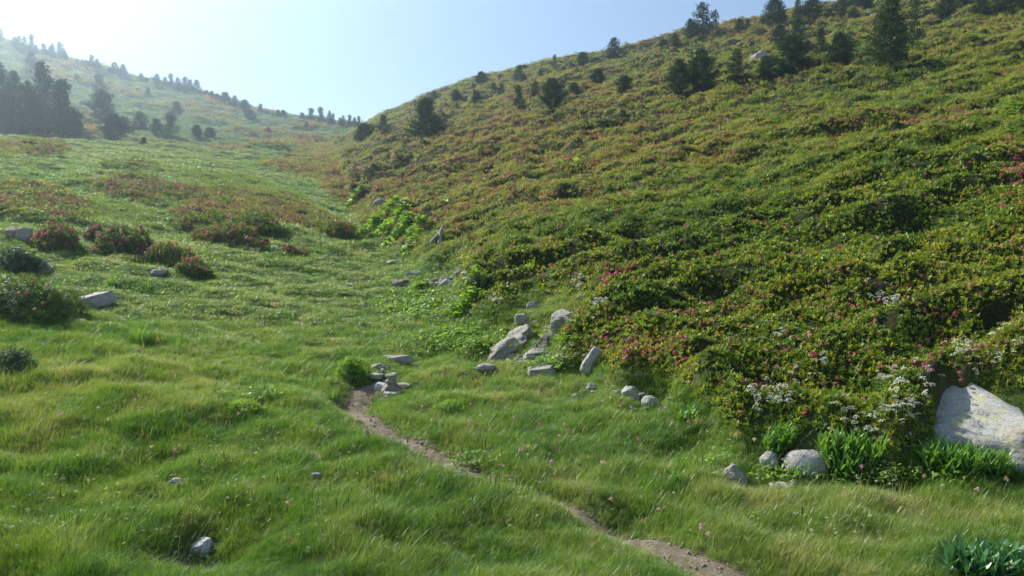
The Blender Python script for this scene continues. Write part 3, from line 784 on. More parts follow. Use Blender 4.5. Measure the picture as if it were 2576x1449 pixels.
rr = np.random.default_rng(21)
SN = math.log(4.2); SM = math.log(15)
u, s = scatter(195000, SN, SM, rr)
he = samp(HE, u, s); k = (he > .35) & (noise2(u * np.exp(s) / .35, np.exp(s) / .3, 61) > -.55)
u, s = u[k], s[k]; P = pos(u, s); n = len(P)
P[:, 2] += rr.uniform(-.05, .035, n); P[:, :2] += rr.normal(0, .012, (n, 2))
k = ~blocked(P[:, 0], P[:, 1]); P, u, s = P[k], u[k], s[k]; n = len(P)
rot = np.column_stack([rr.normal(.12, .45, n), rr.normal(0, .45, n), rr.uniform(0, 6.28, n)])
scl = rr.uniform(.85, 1.35, n) * (P[:, 1] / 6) ** .55 * .88
print('heath rosettes', n)
heath = stuff_points('rhododendron_heath', P, rot, scl, rr.integers(0, 6, n), heath_tint(P, u, s), P_ros,
                     'low rhododendron heath covering the near part of the right hillside', 'shrubs')
u, s = scatter(150000, math.log(12), math.log(230), rr)
k = samp(HE, u, s) > .35; u, s = u[k], s[k]; P = pos(u, s); n = len(P)
P[:, 2] += rr.uniform(-.06, .02, n) * (P[:, 1] / 14) ** .5
rot = np.column_stack([rr.normal(.15, .25, n), rr.normal(0, .25, n), rr.uniform(0, 6.28, n)])
scl = rr.uniform(.7, 1.25, n) * (P[:, 1] / 13) ** .66 * .8
print('heath patches', n)
stuff_points('far_rhododendron_heath', P, rot, scl, rr.integers(0, 6, n), heath_tint(P, u, s), P_patch,
             'rhododendron heath spreading over the upper right hillside and the left meadow', 'shrubs')
# far left hillside scrub
u, s = scatter(60000, math.log(68), math.log(300), rr)
k = (samp(FAR, u, s) > .4) & (samp(HE, u, s) < .4); u, s = u[k], s[k]; P = pos(u, s); n = len(P)
rot = np.column_stack([rr.normal(0, .3, n), rr.normal(0, .3, n), rr.uniform(0, 6.28, n)])
scl = rr.uniform(.6, 1.3, n) * (P[:, 1] / 13) ** .72 * .95
stuff_points('far_scrub', P, rot, scl, rr.integers(0, 6, n), np.clip(.80 + .3 * noise2(P[:, 0] / 9, P[:, 1] / 14, 66), 0, 1), clone_protos(P_patch),
             'brownish low scrub in patches on the hazy left hillside', 'scrub')
# bilberry
u, s = scatter(60000, math.log(10), math.log(75), rr)
k = samp(VAC, u, s) > .4; u, s = u[k], s[k]; P = pos(u, s); n = len(P)
rot = np.column_stack([rr.normal(0, .3, n), rr.normal(0, .3, n), rr.uniform(0, 6.28, n)])
scl = rr.uniform(.6, 1.1, n) * (P[:, 1] / 13) ** .7 * .8
M_bil = leaf_mat('bilberry_leaves', [(0, (.10, .19, .03)), (.5, (.20, .29, .045)), (1, (.29, .35, .07))], transl=.45, tcol=(1.35, 1.3, .5), attr=False)
bp = []
for q in range(4):
    v, f = patch_r(r, 14, .15, 1.3); bp.append(proto('bil', v, f, M_bil))
stuff_points('bilberry_patch', P, rot, scl, rr.integers(0, 4, n), np.full(n, .5), bp, 'bright green bilberry carpet between the pink shrubs on the left slope', 'shrubs')

# flowers on the heath
def flower_mesh(r, n=9, R_=.022):
    parts = []
    for q in range(n):
        v, f = leaf(.016, .015, .2, 1)
        d = r.normal(size=3); d[2] = abs(d[2]) + .2; d /= np.linalg.norm(d)
        M = frames(np.array([d]), np.array([r.uniform(0, 6)]))[0]
        for a in range(3):
            parts.append((v @ rotz(a * 2.1).T @ M.T + d * R_ * .7 + np.array([0, 0, .01]), f))
    return join(parts)
FLV = [flower_mesh(r) for _ in range(4)]
FL_BLOBS = [(1560, 700, 90, 45, 2.6), (1590, 890, 120, 50, .9), (1750, 840, 120, 90, .4), (1850, 850, 120, 120, .3), (2340, 300, 160, 18, 2.6), (2560, 440, 60, 60, 2.4), (2100, 300, 300, 30, .5),
            (1150, 500, 260, 90, 1.5), (1400, 330, 420, 90, .55), (1300, 450, 260, 100, .9), (1120, 640, 90, 30, 1.3), (870, 470, 80, 30, 7), (720, 425, 90, 22, 4), (1200, 420, 300, 60, .6), (2150, 840, 400, 120, .25), (1960, 1060, 130, 40, 1.0),
            (2450, 880, 150, 60, .4), (560, 550, 180, 50, 6), (330, 480, 200, 40, 4), (100, 380, 220, 26, 3.5), (750, 560, 180, 35, 1.0), (110, 500, 200, 40, 2.5), (760, 430, 60, 14, 3), (1900, 400, 500, 90, .25)]
u, s = scatter(300000, SN, math.log(150), rr)
he = samp(HE, u, s); u, s = u[he > .5], s[he > .5]
px, py = to_px(u, samp(HT, u, s))
P = pos(u, s)
prob = (.10 + blobs(px, py, FL_BLOBS)) * (.12 + sstep(-.15, .5, noise2(P[:, 0] / .9, P[:, 1] / .6, 71)) * 1.1) * .28
k = rr.uniform(0, 1, len(u)) < prob * (1 + 2.0 * sstep(9, 35, P[:, 1]))
P, u, s = P[k], u[k], s[k]; n = len(P)
P[:, 2] += .02 * (P[:, 1] / 6) ** .8
rot = np.column_stack([rr.normal(0, .35, n), rr.normal(0, .35, n), rr.uniform(0, 6.28, n)])
scl = rr.uniform(.7, 1.25, n) * (P[:, 1] / 7) ** .42
print('heath flowers', n)
vis = np.abs(u) < .66
order = np.argsort(np.where(vis, P[:, 1] / scl, 1e9))
near_i = order[:290]; mask = np.ones(n, bool); mask[near_i] = False
flme = []
for v, f in FLV:
    me = fast_mesh('flower_cluster', v, f); me.materials.append(M_pinef); flme.append(me)
for q in near_i:
    o = obj('flower_cluster', flme[q % 4], None, heath); o.location = P[q]; o.rotation_euler = rot[q]; o.scale = (scl[q],) * 3
fo = stuff_points('flower_carpet', P[mask], rot[mask], scl[mask], rr.integers(0, 4, mask.sum()), np.full(mask.sum(), .5),
             [proto('fl', v, f, M_pinef) for v, f in FLV], 'countless rose pink rhododendron flower heads dotted over the heath', 'flowers')

# ---------------------------------------------------------------- meadow grass
gr = np.random.default_rng(33)
def grass_tint(P, u, s):
    px, py = to_px(u, samp(HB, u, s))
    t = .47 + .22 * noise2(P[:, 0] / .6, P[:, 1] / .5, 81) + .18 * noise2(P[:, 0] / 2.4, P[:, 1] / 2, 82) + .16 * noise2(P[:, 0] / .25, P[:, 1] / .25, 83)
    t += blobs(px, py, [(200, 950, 400, 70, .14), (1420, 780, 120, 60, .28), (2300, 1300, 300, 70, .05), (1300, 930, 160, 40, .12), (500, 380, 500, 30, .1), (700, 1250, 900, 150, -.05), (2000, 1270, 400, 60, .1)])
    t -= .27 * sstep(55, 110, P[:, 1])
    h_ = _hash(np.floor(P[:, 0] * 50), np.floor(P[:, 1] * 50), 3)
    t = np.where(h_ > .965, .95, t)
    return np.clip(t, 0, 1)
u, s = scatter(92000, math.log(2.2), math.log(10.5), gr)
P = pos(u, s); pd = path_dist(P[:, 0], P[:, 1])
k = (samp(HE, u, s) < .45) & (gr.uniform(0, 1, len(u)) < sstep(.05, .15, pd)) & (gr.uniform(0, 1, len(u)) > samp(SOIL, u, s) * (pd > .3) * .85) & ~blocked(P[:, 0], P[:, 1])
P, u, s = P[k], u[k], s[k]; n = len(P); pd = pd[k]
rot = np.column_stack([gr.normal(0, .14, n), gr.normal(.1, .16, n), gr.normal(.2, .85, n)])
hgt = .8 + .35 * noise2(P[:, 0] / .8, P[:, 1] / .7, 84) + .25 * noise2(P[:, 0] / .3, P[:, 1] / .3, 85)
scl = np.clip(hgt, .45, 1.4) * gr.uniform(.75, 1.2, n) * (P[:, 1] / 5) ** .25 * lerp(.55, 1, sstep(.1, .35, pd)) * near_rock(P[:, 0], P[:, 1])
ix = np.where(gr.uniform(0, 1, n) < .06, gr.integers(6, 8, n), gr.integers(0, 6, n))
print('grass tufts', n)
stuff_points('meadow_grass', P, rot, scl, ix, grass_tint(P, u, s), P_tuft, 'lush green grass of the near meadow', 'grass')
u, s = scatter(120000, math.log(9), math.log(330), gr)
P = pos(u, s)
k = (samp(HE, u, s) < .45) & (samp(VAC, u, s) < .6) & (samp(FAR, u, s) < .7) & ~blocked(P[:, 0], P[:, 1])
P, u, s = P[k], u[k], s[k]; n = len(P)
rot = np.column_stack([gr.normal(0, .14, n), gr.normal(.1, .16, n), gr.normal(.2, .85, n)])
scl = gr.uniform(.65, 1.1, n) * (P[:, 1] / 10) ** .72 * lerp(.72, .6, sstep(20, 60, P[:, 1])) * near_rock(P[:, 0], P[:, 1]) * (1 + .35 * noise2(P[:, 0] / .9, P[:, 1] / .8, 86))
print('sward', n)
stuff_points('far_meadow_grass', P, rot, scl, gr.integers(0, 6, n), grass_tint(P, u, s) + .04, P_sward, 'shorter grass running up the gully and the left slope', 'grass')

# ---------------------------------------------------------------- pines
def pine(seed, h, w, shape, dens=1.0, bare=.04, up=.55):
    """crown of whorled branches with needle tufts; h, w in metres"""
    r = np.random.default_rng(seed)
    nb = int(115 * dens)
    nv, nf = [], []
    for k in range(11):      # needle tuft: narrow blades in a cone about +Z
        a = k * 2.4; t = r.uniform(.15, .85)
        d = np.array([math.cos(a) * t, math.sin(a) * t, 1]); d /= np.linalg.norm(d)
        L_ = r.uniform(.12, .19); sd = np.cross(d, [0, 0, 1]); sd = sd / np.linalg.norm(sd) * .02
        b = len(nv) ; nv += [sd * .6, -sd * .6, d * L_ * .6 - sd, d * L_ * .6 + sd]; nf.append((b, b + 1, b + 2, b + 3))
        nv_ = len(nv); nv += [d * L_]; nf.append((b + 3, b + 2, nv_, nv_)) if 0 else None
    nv = np.array(nv); nf = np.array(nf)
    D, T, S = [], [], []
    tw = []
    lob = [(r.uniform(0, 6.28), r.uniform(.7, 1.15), r.uniform(.1, .9)) for _ in range(5)]
    for k in range(nb):
        t = bare + (1 - bare) * ((k + r.uniform(0, 1)) / nb) ** 1.0
        if shape == 'cone': prof = (1 - t) ** .62 * (1.0 if t > .2 else .7 + t * 1.5)
        elif shape == 'round': prof = min(1, .62 + t * 1.8) * (1 - t) ** .48 * (1 + .25 * math.sin(t * 17 + seed))
        elif shape == 'spire': prof = (1 - t) ** .6 * .8 + .1
        else: prof = (1 - t ** 1.8) ** .7 * (.8 + .3 * math.sin(t * 9))
        a = r.uniform(0, 6.283)
        bump = 1 + .22 * sum(math.cos(a - la) * (1 - abs(t - lt)) * .5 for la, ll, lt in lob)
        Lb = w * .5 * prof * bump * r.uniform(.72, 1.12) + .05
        z0 = t * h * .96; rise = (up * (0.3 + t * .9) if shape != 'round' else up * .55) + r.uniform(-.1, .2)
        end = np.array([math.cos(a) * Lb, math.sin(a) * Lb, z0 + rise * Lb])
        st = np.array([0, 0, max(.02, z0 - .08)])
        tw.append((st, end))
        nt_ = max(3, int(Lb / .11))
        for q in range(nt_):
            f = .3 + .7 * (q + r.uniform(0, 1)) / nt_
            c = st + (end - st) * f + r.normal(0, .055, 3) * (1 + f)
            d = np.array([math.cos(a) * .7, math.sin(a) * .7, .75]) + r.normal(0, .4, 3)
            D.append(d); T.append(c); S.append(r.uniform(.8, 1.35))
            if r.uniform() < .95:
                D.append(d + r.normal(0, .6, 3)); T.append(c + r.normal(0, .09, 3)); S.append(r.uniform(.7, 1.2))
    for q_ in range(4 if shape in ('round', 'oval') else 1):      # leading shoots give the ragged top
        a = r.uniform(0, 6.28); rr0 = r.uniform(.1, .5) * w * .5; hz = h * r.uniform(.72, .97) * (1 - .35 * rr0 / (w * .5))
        for q in range(16):
            D.append(np.array([0, 0, 1.]) + r.normal(0, .35, 3)); T.append(np.array([math.cos(a) * rr0, math.sin(a) * rr0, hz - q * .055]) + r.normal(0, .03 + q * .004, 3)); S.append(r.uniform(.7, 1.1))
    for q in range(8): D.append(np.array([0, 0, 1]) + r.normal(0, .25, 3)); T.append(np.array([0, 0, h * (.93 + q * .008)]) + r.normal(0, .03, 3)); S.append(1.)
    D = np.array(D); T = np.array(T); S = np.array(S)
    R = frames(D, r.uniform(0, 6, len(D))) * S[:, None, None]
    v, f = merge(nv, nf, R, T)
    rad_ = np.percentile(np.hypot(v[:, 0], v[:, 1]), 98.5); kk = (w * .5) / rad_
    v[:, :2] *= kk; zt = np.percentile(v[:, 2], 99.9); v[:, 2] *= h / zt
    crown = fast_mesh('pine_crown', v, f); crown.materials.append(M_pine)
    # trunk and limbs
    tv, tf = [], []
    def limb(a, b, ra, rb, n=5, bend=0):
        base = len(tv); ax = b - a; X = np.cross(ax, [.3, .2, 1.1]); X = X / (np.linalg.norm(X) + 1e-9); Y_ = np.cross(ax, X); Y_ /= np.linalg.norm(Y_) + 1e-9
        for c_, rad in ((a, ra), (b, rb)):
            for q in range(n):
                an = q * 6.2832 / n; tv.append(c_ + X * math.cos(an) * rad + Y_ * math.sin(an) * rad)
        for q in range(n): tf.append((base + q, base + (q + 1) % n, base + n + (q + 1) % n, base + n + q))
    pts = [np.array([0, 0, -.15])] + [np.array([r.normal(0, .025), r.normal(0, .025), h * z]) for z in (.25, .5, .75, .95)]
    rad = [.035 * h * .55, .028 * h * .5, .02 * h * .5, .012 * h * .5, .004 * h]
    for q in range(4): limb(pts[q], pts[q + 1], rad[q], rad[q + 1], 7)
    for (a_, b_) in tw[::2]: limb(a_, a_ + (b_ - a_) * .8, .012, .004, 3)
    trunk = fast_mesh('pine_trunk', np.array(tv), np.array(tf)); trunk.materials.append(M_bark)
    return trunk, crown, h, w

PINES = {'cone': [pine(1, 4, 2.4, 'cone', 1.2), pine(2, 4, 2.1, 'cone', 1.1), pine(3, 4, 2.8, 'oval', 1.2)],
         'spire': [pine(4, 4, 1.5, 'spire', 1.0, .05), pine(5, 4, 1.7, 'cone', 1.0, .03)],
         'dome': [pine(14, 5, 4.8, 'round', 2.3, .0), pine(15, 5, 4.4, 'oval', 2.4, .0), pine(16, 5, 5.2, 'round', 2.5, .0)],
         'round': [pine(6, 3, 3.0, 'round', 1.5, .0), pine(7, 3, 2.7, 'round', 1.4, .0), pine(8, 3, 3.3, 'oval', 1.4, .0)],
         'thin': [pine(9, 4, 1.9, 'spire', .55, .2), pine(10, 4, 2.2, 'oval', .6, .15)],
         'big': [pine(11, 6, 3.8, 'cone', 2.0, .03, .6), pine(12, 6, 3.6, 'oval', 2.0, .02, .6), pine(13, 6, 4.4, 'cone', 2.2, .02, .6)]}
trr = random.Random(5)
def put_pine(px, yb, yt, wp, kind, ymin, label, group, v=None):
    p = at(px, yb, ymin); k = p.y / F
    tr, cr, h, w = PINES[kind][(v if v is not None else trr.randrange(99)) % len(PINES[kind])]
    sh = max(.12, (yb - yt) * k / h) * (1.32 if 'skyline' in group else 1.1); sw = wp * k / w * 1.18
    sw = min(max(sw, sh * .45), sh * 2.2)
    e = empty('pine_tree', (p.x, p.y, p.z - .03), trr.uniform(0, 6.28), (sw, sw, sh))
    obj('trunk', tr, None, e); obj('crown', cr, None, e)
    tag(e, label, 'pine tree', group)
    return e
ORD = ['first', 'second', 'third', 'fourth', 'fifth', 'sixth', 'seventh', 'eighth', 'ninth', 'tenth', 'eleventh', 'twelfth', 'thirteenth', 'fourteenth', 'fifteenth', 'sixteenth', 'seventeenth', 'eighteenth',
       'nineteenth', 'twentieth', 'twenty-first', 'twenty-second', 'twenty-third', 'twenty-fourth', 'twenty-fifth', 'twenty-sixth', 'twenty-seventh', 'twenty-eighth', 'twenty-ninth', 'thirtieth',
       'thirty-first', 'thirty-second', 'thirty-third', 'thirty-fourth', 'thirty-fifth', 'thirty-sixth', 'thirty-seventh', 'thirty-eighth', 'thirty-ninth', 'fortieth', 'forty-first', 'forty-second', 'forty-third', 'forty-fourth',
       'forty-fifth', 'forty-sixth', 'forty-seventh', 'forty-eighth', 'forty-ninth', 'fiftieth']
# skyline of the left hill: (x, foot, top, width) in thirds of a photograph point
LR = [(5, 305, 235, 40), (112, 345, 292, 50), (152, 357, 290, 50), (185, 362, 295, 40), (240, 390, 290, 60), (275, 400, 355, 30), (335, 412, 348, 60), (378, 418, 365, 50), (400, 424, 350, 40), (455, 445, 350, 70), (490, 462, 400, 50),
      (585, 478, 450, 40), (622, 484, 455, 26), (655, 490, 462, 40), (692, 502, 435, 60), (737, 515, 460, 50), (822, 540, 517, 30), (868, 557, 490, 70), (927, 572, 505, 70), (1065, 607, 563, 40), (1102, 618, 592, 36), (1190, 638, 577, 60),
      (1247, 650, 597, 50), (1292, 664, 580, 60), (1342, 690, 610, 55), (1400, 694, 608, 80), (1440, 702, 625, 55), (1490, 718, 630, 65), (1560, 724, 690, 50), (1600, 736, 697, 50), (1640, 748, 715, 40), (1705, 768, 712, 70), (1770, 804, 740, 60),
      (1850, 824, 768, 76), (1967, 845, 797, 50), (2015, 857, 840, 30), (2055, 864, 850, 20), (2100, 874, 837, 50), (2137, 879, 840, 46), (2280, 899, 860, 60), (2350, 919, 840, 76), (2420, 926, 835, 76), (2488, 939, 860, 44), (2514, 941, 875, 40), (2567, 948, 902, 50),
      (2590, 950, 890, 40), (2640, 955, 887, 50), (2675, 956, 900, 40), (2708, 960, 896, 46)]
for q, (x, yb, yt, w) in enumerate(LR):
    kind = 'cone' if (yb - yt) > w * .9 else 'round'
    put_pine(x / 3, yb / 3 + 1, yt / 3, w / 3 * 1.1, kind, 150, '%s pine from the left on the skyline of the hazy left hill' % ORD[q], 'pines along the left skyline')
SLOPE_L = [(245, 562, 405, 100, 'cone', 100, 'hazy pine standing alone high on the left hillside'), (745, 702, 570, 120, 'round', 100, 'broad hazy pine halfway up the left hillside'),
           (575, 612, 560, 42, 'round', 120, 'small hazy bushy pine just under the left skyline'), (1120, 716, 670, 50, 'round', 120, 'small pine on the open slope below the skyline gap'),
           (1335, 862, 770, 100, 'round', 90, 'round pine in the middle of the left hillside with a shadow to its right'), (770, 905, 700, 190, 'dome', 72, 'large dark pine behind the rounder pine at the meadow crest'),
           (860, 1052, 872, 225, 'dome', 66, 'dark bushy pine in front at the crest of the left meadow'), (930, 960, 880, 90, 'round', 80, 'pale green small tree right behind the dark bushy pine'),
           (1062, 984, 852, 130, 'cone', 74, 'pine right of the pale green tree beyond the left crest'), (1180, 1004, 900, 96, 'round', 74, 'low bushy pine between two taller pines beyond the left crest'),
           (1290, 1014, 880, 120, 'cone', 74, 'dark pine at the right end of the row beyond the left crest'), (1290, 905, 850, 100, 'round', 90, 'low pine behind the row beyond the left crest'),
           (1490, 1022, 945, 84, 'round', 76, 'left one of two small bushy pines right of the row'), (1580, 1038, 965, 94, 'round', 76, 'right one of two small bushy pines right of the row'),
           (1885, 892, 830, 86, 'round', 110, 'bushy pine just below the left skyline with a long shadow'), (2022, 992, 960, 32, 'round', 100, 'tiny shrub-like pine on the slope below the saddle'),
           (2315, 962, 920, 52, 'round', 120, 'small pine just under the saddle skyline'), (1088, 1088, 1035, 66, 'round', 60, 'tiny bushy pine below the meadow crest'),
           (20, 1024, 530, 210, 'big', 66, 'tallest hazy pine at the left edge'), (130, 1018, 590, 170, 'big', 66, 'second hazy pine of the big group at the left edge'),
           (225, 1016, 650, 180, 'big', 70, 'shorter pine in the middle of the big hazy group'), (330, 1030, 530, 210, 'big', 68, 'tall conical pine of the big hazy group'),
           (478, 1044, 640, 235, 'dome', 66, 'broad pine at the right end of the big hazy group'), (575, 1040, 850, 110, 'round', 66, 'low bushy pine at the foot of the big hazy group'),
           (-60, 1020, 560, 200, 'big', 66, 'hazy pine half outside the left edge'), (60, 800, 560, 130, 'cone', 90, 'hazy pine behind the big group near the left edge')]
for x, yb, yt, w, kind, ymin, lb in SLOPE_L:
    put_pine(x / 3, yb / 3, yt / 3, w / 3, kind, ymin, lb, 'pines on the left hillside')
RH = [  # right hill, x offset 859
 (555, 812, 780, 24, 'round', 'tiny round pine where the right skyline leaves the saddle'), (600, 797, 775, 14, 'round', 'smallest pine speck on the lower right skyline'),
 (705, 757, 690, 76, 'cone', 'small conical pine on the right skyline behind the large spreading pine'), (315, 987, 875, 110, 'cone', 'small pine between the dark round pine and the large spreading pine'),
 (175, 1072, 940, 205, 'round', 'dark round pine at the bottom of the right hill near the saddle'), (635, 1034, 765, 290, 'dome', 'large spreading pine low on the right hill with reddish shrubs at its foot'),
 (870, 757, 680, 90, 'round', 'bushy pine with a small white boulder on its right'), (935, 662, 643, 30, 'round', 'low pine just under the skyline left of a taller one'), (993, 657, 625, 38, 'round', 'small pine touching the skyline above the white boulder'),
 (940, 767, 730, 28, 'cone', 'thin small pine below the white boulder'), (870, 807, 772, 34, 'round', 'little round pine below the bushy pine'), (785, 797, 775, 17, 'round', 'tiny pine below and left of the little round pine'),
 (1025, 782, 700, 90, 'round', 'compact bushy pine right of the thin small pine'), (1050, 627, 545, 100, 'round', 'wide flat topped pine on the right skyline'), (1003, 697, 678, 24, 'round', 'tiny pine above the compact bushy pine'),
 (1150, 674, 625, 50, 'round', 'faint rounded pine below the flat topped skyline pine'), (1195, 588, 562, 34, 'cone', 'very small skyline pine right of the flat topped one'), (1210, 714, 635, 64, 'cone', 'small pine below the tall skyline pair'),
 (1345, 612, 500, 80, 'cone', 'taller pine of the pair rising over the right skyline'), (1375, 612, 560, 56, 'round', 'paler lower pine of the skyline pair'), (1335, 804, 655, 108, 'cone', 'conical pine with a red shrub between it and the large bushy pine'),
 (1463, 714, 615, 80, 'cone', 'pine just left of the large bushy pine'), (1590, 814, 610, 215, 'dome', 'large bushy pine in the middle of the right hill'), (1500, 574, 532, 54, 'round', 'small round pine below the skyline shrubs'),
 (1515, 532, 510, 56, 'round', 'low wide pine on the skyline left of the thin tree'), (1610, 522, 420, 74, 'thin', 'thin see-through pine standing on the skyline'), (1675, 532, 505, 44, 'round', 'low pine just right of the thin skyline pine'),
 (1735, 494, 470, 38, 'cone', 'very small skyline pine left of the full crowned one'), (1762, 700, 625, 90, 'round', 'rounded pine right of the large bushy pine'), (1815, 482, 398, 100, 'round', 'full crowned round pine on the skyline'),
 (1925, 467, 430, 60, 'round', 'small pine on the skyline left of the broad dark pine'), (1942, 642, 528, 124, 'round', 'round pine with pale shoots below the skyline'), (2062, 442, 298, 130, 'cone', 'broad dark pine standing high on the skyline'),
 (2150, 427, 395, 54, 'round', 'low pine at the right foot of the broad skyline pine'), (2205, 402, 390, 28, 'round', 'tiny pine tuft on the skyline'), (2140, 700, 575, 138, 'round', 'dark round pine with its shadow stretching right'),
 (2430, 352, 298, 80, 'round', 'dark low pine of the pair where the skyline steepens'), (2512, 322, 255, 86, 'cone', 'taller pine of the pair where the skyline steepens')]
for x, yb, yt, w, kind, lb in RH:
    put_pine(859 + x / 3, yb / 3, yt / 3, w / 3, kind, 40, lb, 'pines on the right hill')
RT = [  # upper right, x offset 1717
 (-30, 694, 470, 225, 'dome', 25, 'left half of the dark round double pine on the right slope'), (135, 696, 400, 235, 'dome', 25, 'right half of the dark round double pine on the right slope'),
 (145, 278, 48, 170, 'cone', 40, 'tall conical pine on the skyline with a ragged neighbour'), (62, 288, 155, 110, 'cone', 40, 'lower pine at the left foot of the tall conical skyline pine'), (248, 250, 90, 130, 'thin', 40, 'ragged open crowned pine right of the tall conical one'),
 (430, 228, 145, 76, 'cone', 40, 'left one of two pale small pines on the skyline'), (492, 218, 148, 76, 'cone', 40, 'right one of two pale small pines on the skyline'), (410, 564, 385, 124, 'cone', 25, 'small pale conical pine left of the large dark pine'),
 (695, 190, 0, 190, 'big', 40, 'very tall dark pine on the upper skyline'), (610, 195, 135, 66, 'round', 40, 'low pine at the left foot of the very tall skyline pine'), (762, 164, 100, 56, 'cone', 40, 'small pale pine at the right foot of the very tall skyline pine'),
 (867, 140, 5, 84, 'spire', 40, 'narrow spire shaped pine on the upper skyline'), (985, 120, -5, 210, 'big', 40, 'broad pine right of the narrow spire on the upper skyline'), (1200, 88, -40, 190, 'big', 40, 'pine cut by the top edge above three small pines'),
 (1110, 134, 70, 96, 'round', 35, 'left bush-like pine of three under the upper skyline'), (1212, 124, 45, 64, 'cone', 35, 'middle pine of three under the upper skyline'), (1292, 136, 58, 84, 'cone', 35, 'right pine of three under the upper skyline'),
 (1370, 50, -40, 180, 'round', 40, 'dark pine cut by the top edge near the end of the skyline'), (735, 334, 200, 150, 'cone', 28, 'pine left of the slender one behind the large dark pine'), (862, 330, 135, 136, 'spire', 28, 'slender tall pine rising behind the large dark pine'),
 (820, 556, 290, 290, 'dome', 22, 'large dark wide pine in the centre of the upper right slope'), (628, 568, 430, 140, 'round', 22, 'open pine at the left foot of the large dark wide pine'), (945, 404, 310, 90, 'round', 28, 'small pine at the right shoulder of the large dark pine'),
 (1042, 406, 225, 124, 'cone', 28, 'narrow pine between the large dark pine and the bushy one'), (1182, 482, 262, 216, 'round', 24, 'bushy spreading pine right of the narrow pine'), (1560, 500, 25, 290, 'big', 22, 'tallest pine with a full crown in the upper right'),
 (1735, 404, -10, 170, 'thin', 28, 'tall pine with a bare lower trunk right of the tallest pine'), (1645, 444, 195, 120, 'cone', 26, 'pine wedged between the two tallest pines'), (1978, 126, -30, 156, 'round', 35, 'round pine cut by the top edge right of the tall ones'),
 (2115, 34, -50, 110, 'round', 40, 'small pine right at the top edge'), (2252, 104, -20, 170, 'round', 30, 'bushy pine in the row at the top right'), (2425, 94, -40, 200, 'cone', 30, 'wide pine second from the right in the top corner row'),
 (2545, 60, -40, 120, 'cone', 30, 'pine in the top right corner'), (282, 522, 480, 64, 'round', 25, 'tiny bushy pine between the double pine and the pale conical pine'), (1030, 502, 468, 56, 'round', 24, 'tiny bushy pine in front of the narrow pine'),
 (2200, 110, 40, 90, 'cone', 30, 'small pine at the left of the top right row')]
for x, yb, yt, w, kind, ymin, lb in RT:
    put_pine(1717 + x / 3, yb / 3, yt / 3, w / 3, kind, ymin, lb, 'pines on the right hill')

# ---------------------------------------------------------------- shrubs that stand by themselves
def shrub(px, py, wp, hp, label, seed, nflow=30, dens=1.0, mat=None, ymin=1.6, depth=.9, name='rhododendron_shrub', cat='shrub', fl='flower_cluster', leafscale=1.0, white=0):
    p = at(px, py, ymin); k = p.y / F; w, h = wp * k, hp * k; d = w * depth
    r = np.random.default_rng(seed)
    e = empty(name, (p.x, p.y + d * .4, float(ground_z(np.array([p.x]), np.array([p.y + d * .4]))[0]) ))
    dz = p.z - e.location.z
    size = leafscale * max(1.0, (p.y / 6) ** .6)
    n = int(dens * 2.6 * (w * d + 1.5 * h * w) / (.05 * size) ** 2 * .55); n = min(int(n * 2.6), 6500)
    th = r.uniform(0, 6.283, n); cz = r.uniform(0, 1, n) ** .95
    rad = np.sqrt(1 - cz ** 2.2)
    bump = 1 + .26 * noise2(th * 1.1 + seed, cz * 2.2, seed) + .14 * noise2(th * 3.3, cz * 7, seed + 1)
    shell = bump * r.uniform(.88, 1.03, n)
    P = np.column_stack([np.cos(th) * rad * w / 2 * shell, np.sin(th) * rad * d / 2 * shell, cz * h * shell + dz * (rad > .8) * (np.sin(th) < 0)])
    # follow the sloping ground round the foot
    gz = ground_z(P[:, 0] + e.location.x, P[:, 1] + e.location.y) - e.location.z
    P[:, 2] = gz * .8 + cz * h * shell
    N = P / np.array([w / 2, d / 2, h]) ; N[:, 2] = cz + .5
    N += r.normal(0, .5, N.shape)
    V0 = []
    vv = [rosette(r, 8, seg=1) for _ in range(3)]
    parts = []
    for q in range(3):
        sel = np.arange(n) % 3 == q
        Rm = frames(N[sel], r.uniform(0, 6, sel.sum())) * (r.uniform(.85, 1.3, sel.sum()) * size * 1.15)[:, None, None]
        parts.append(merge(vv[q][0], vv[q][1], Rm, P[sel]))
    v, f = join(parts)
    me = fast_mesh('foliage', v, f); obj('foliage', me, mat or M_bush, e)
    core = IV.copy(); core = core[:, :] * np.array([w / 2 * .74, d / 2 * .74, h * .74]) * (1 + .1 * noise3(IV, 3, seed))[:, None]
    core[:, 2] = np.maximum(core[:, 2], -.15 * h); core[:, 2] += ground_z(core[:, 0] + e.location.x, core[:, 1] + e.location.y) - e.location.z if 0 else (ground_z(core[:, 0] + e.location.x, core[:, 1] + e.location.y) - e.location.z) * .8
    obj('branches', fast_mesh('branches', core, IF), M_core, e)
    nflow = int(nflow * (2.0 if nflow > 15 else 1))
    pick = r.permutation(np.nonzero((np.sin(th) < .35) | (cz > .6))[0])[:nflow]
    for q in pick:
        o = obj(fl, flme[q % 4], None, e); o.location = P[q] * np.array([1.03, 1.03, 1.0]) + np.array([0, 0, .015]); o.rotation_euler = (r.normal(0, .4), r.normal(0, .4), r.uniform(0, 6)); o.scale = (size * r.uniform(.8, 1.3),) * 3
    tag(e, label, cat)
    KEEP_OUT.append((e.location.x, e.location.y, w * .38))
    return e
M_bush = leaf_mat('shrub_leaves', [(0, (.03, .085, .018)), (.4, (.08, .16, .022)), (.65, (.16, .235, .03)), (1, (.25, .25, .05))], transl=.34, rough=.5, tcol=(1.6, 1.5, .5), attr=False, jitter=.2, nscale=12, njit=.6, spec=.35)
M_jun = leaf_mat('juniper_leaves', [(0, (.02, .06, .02)), (.5, (.05, .12, .035)), (1, (.09, .18, .05))], transl=.25, rough=.5, attr=False, jitter=.3)
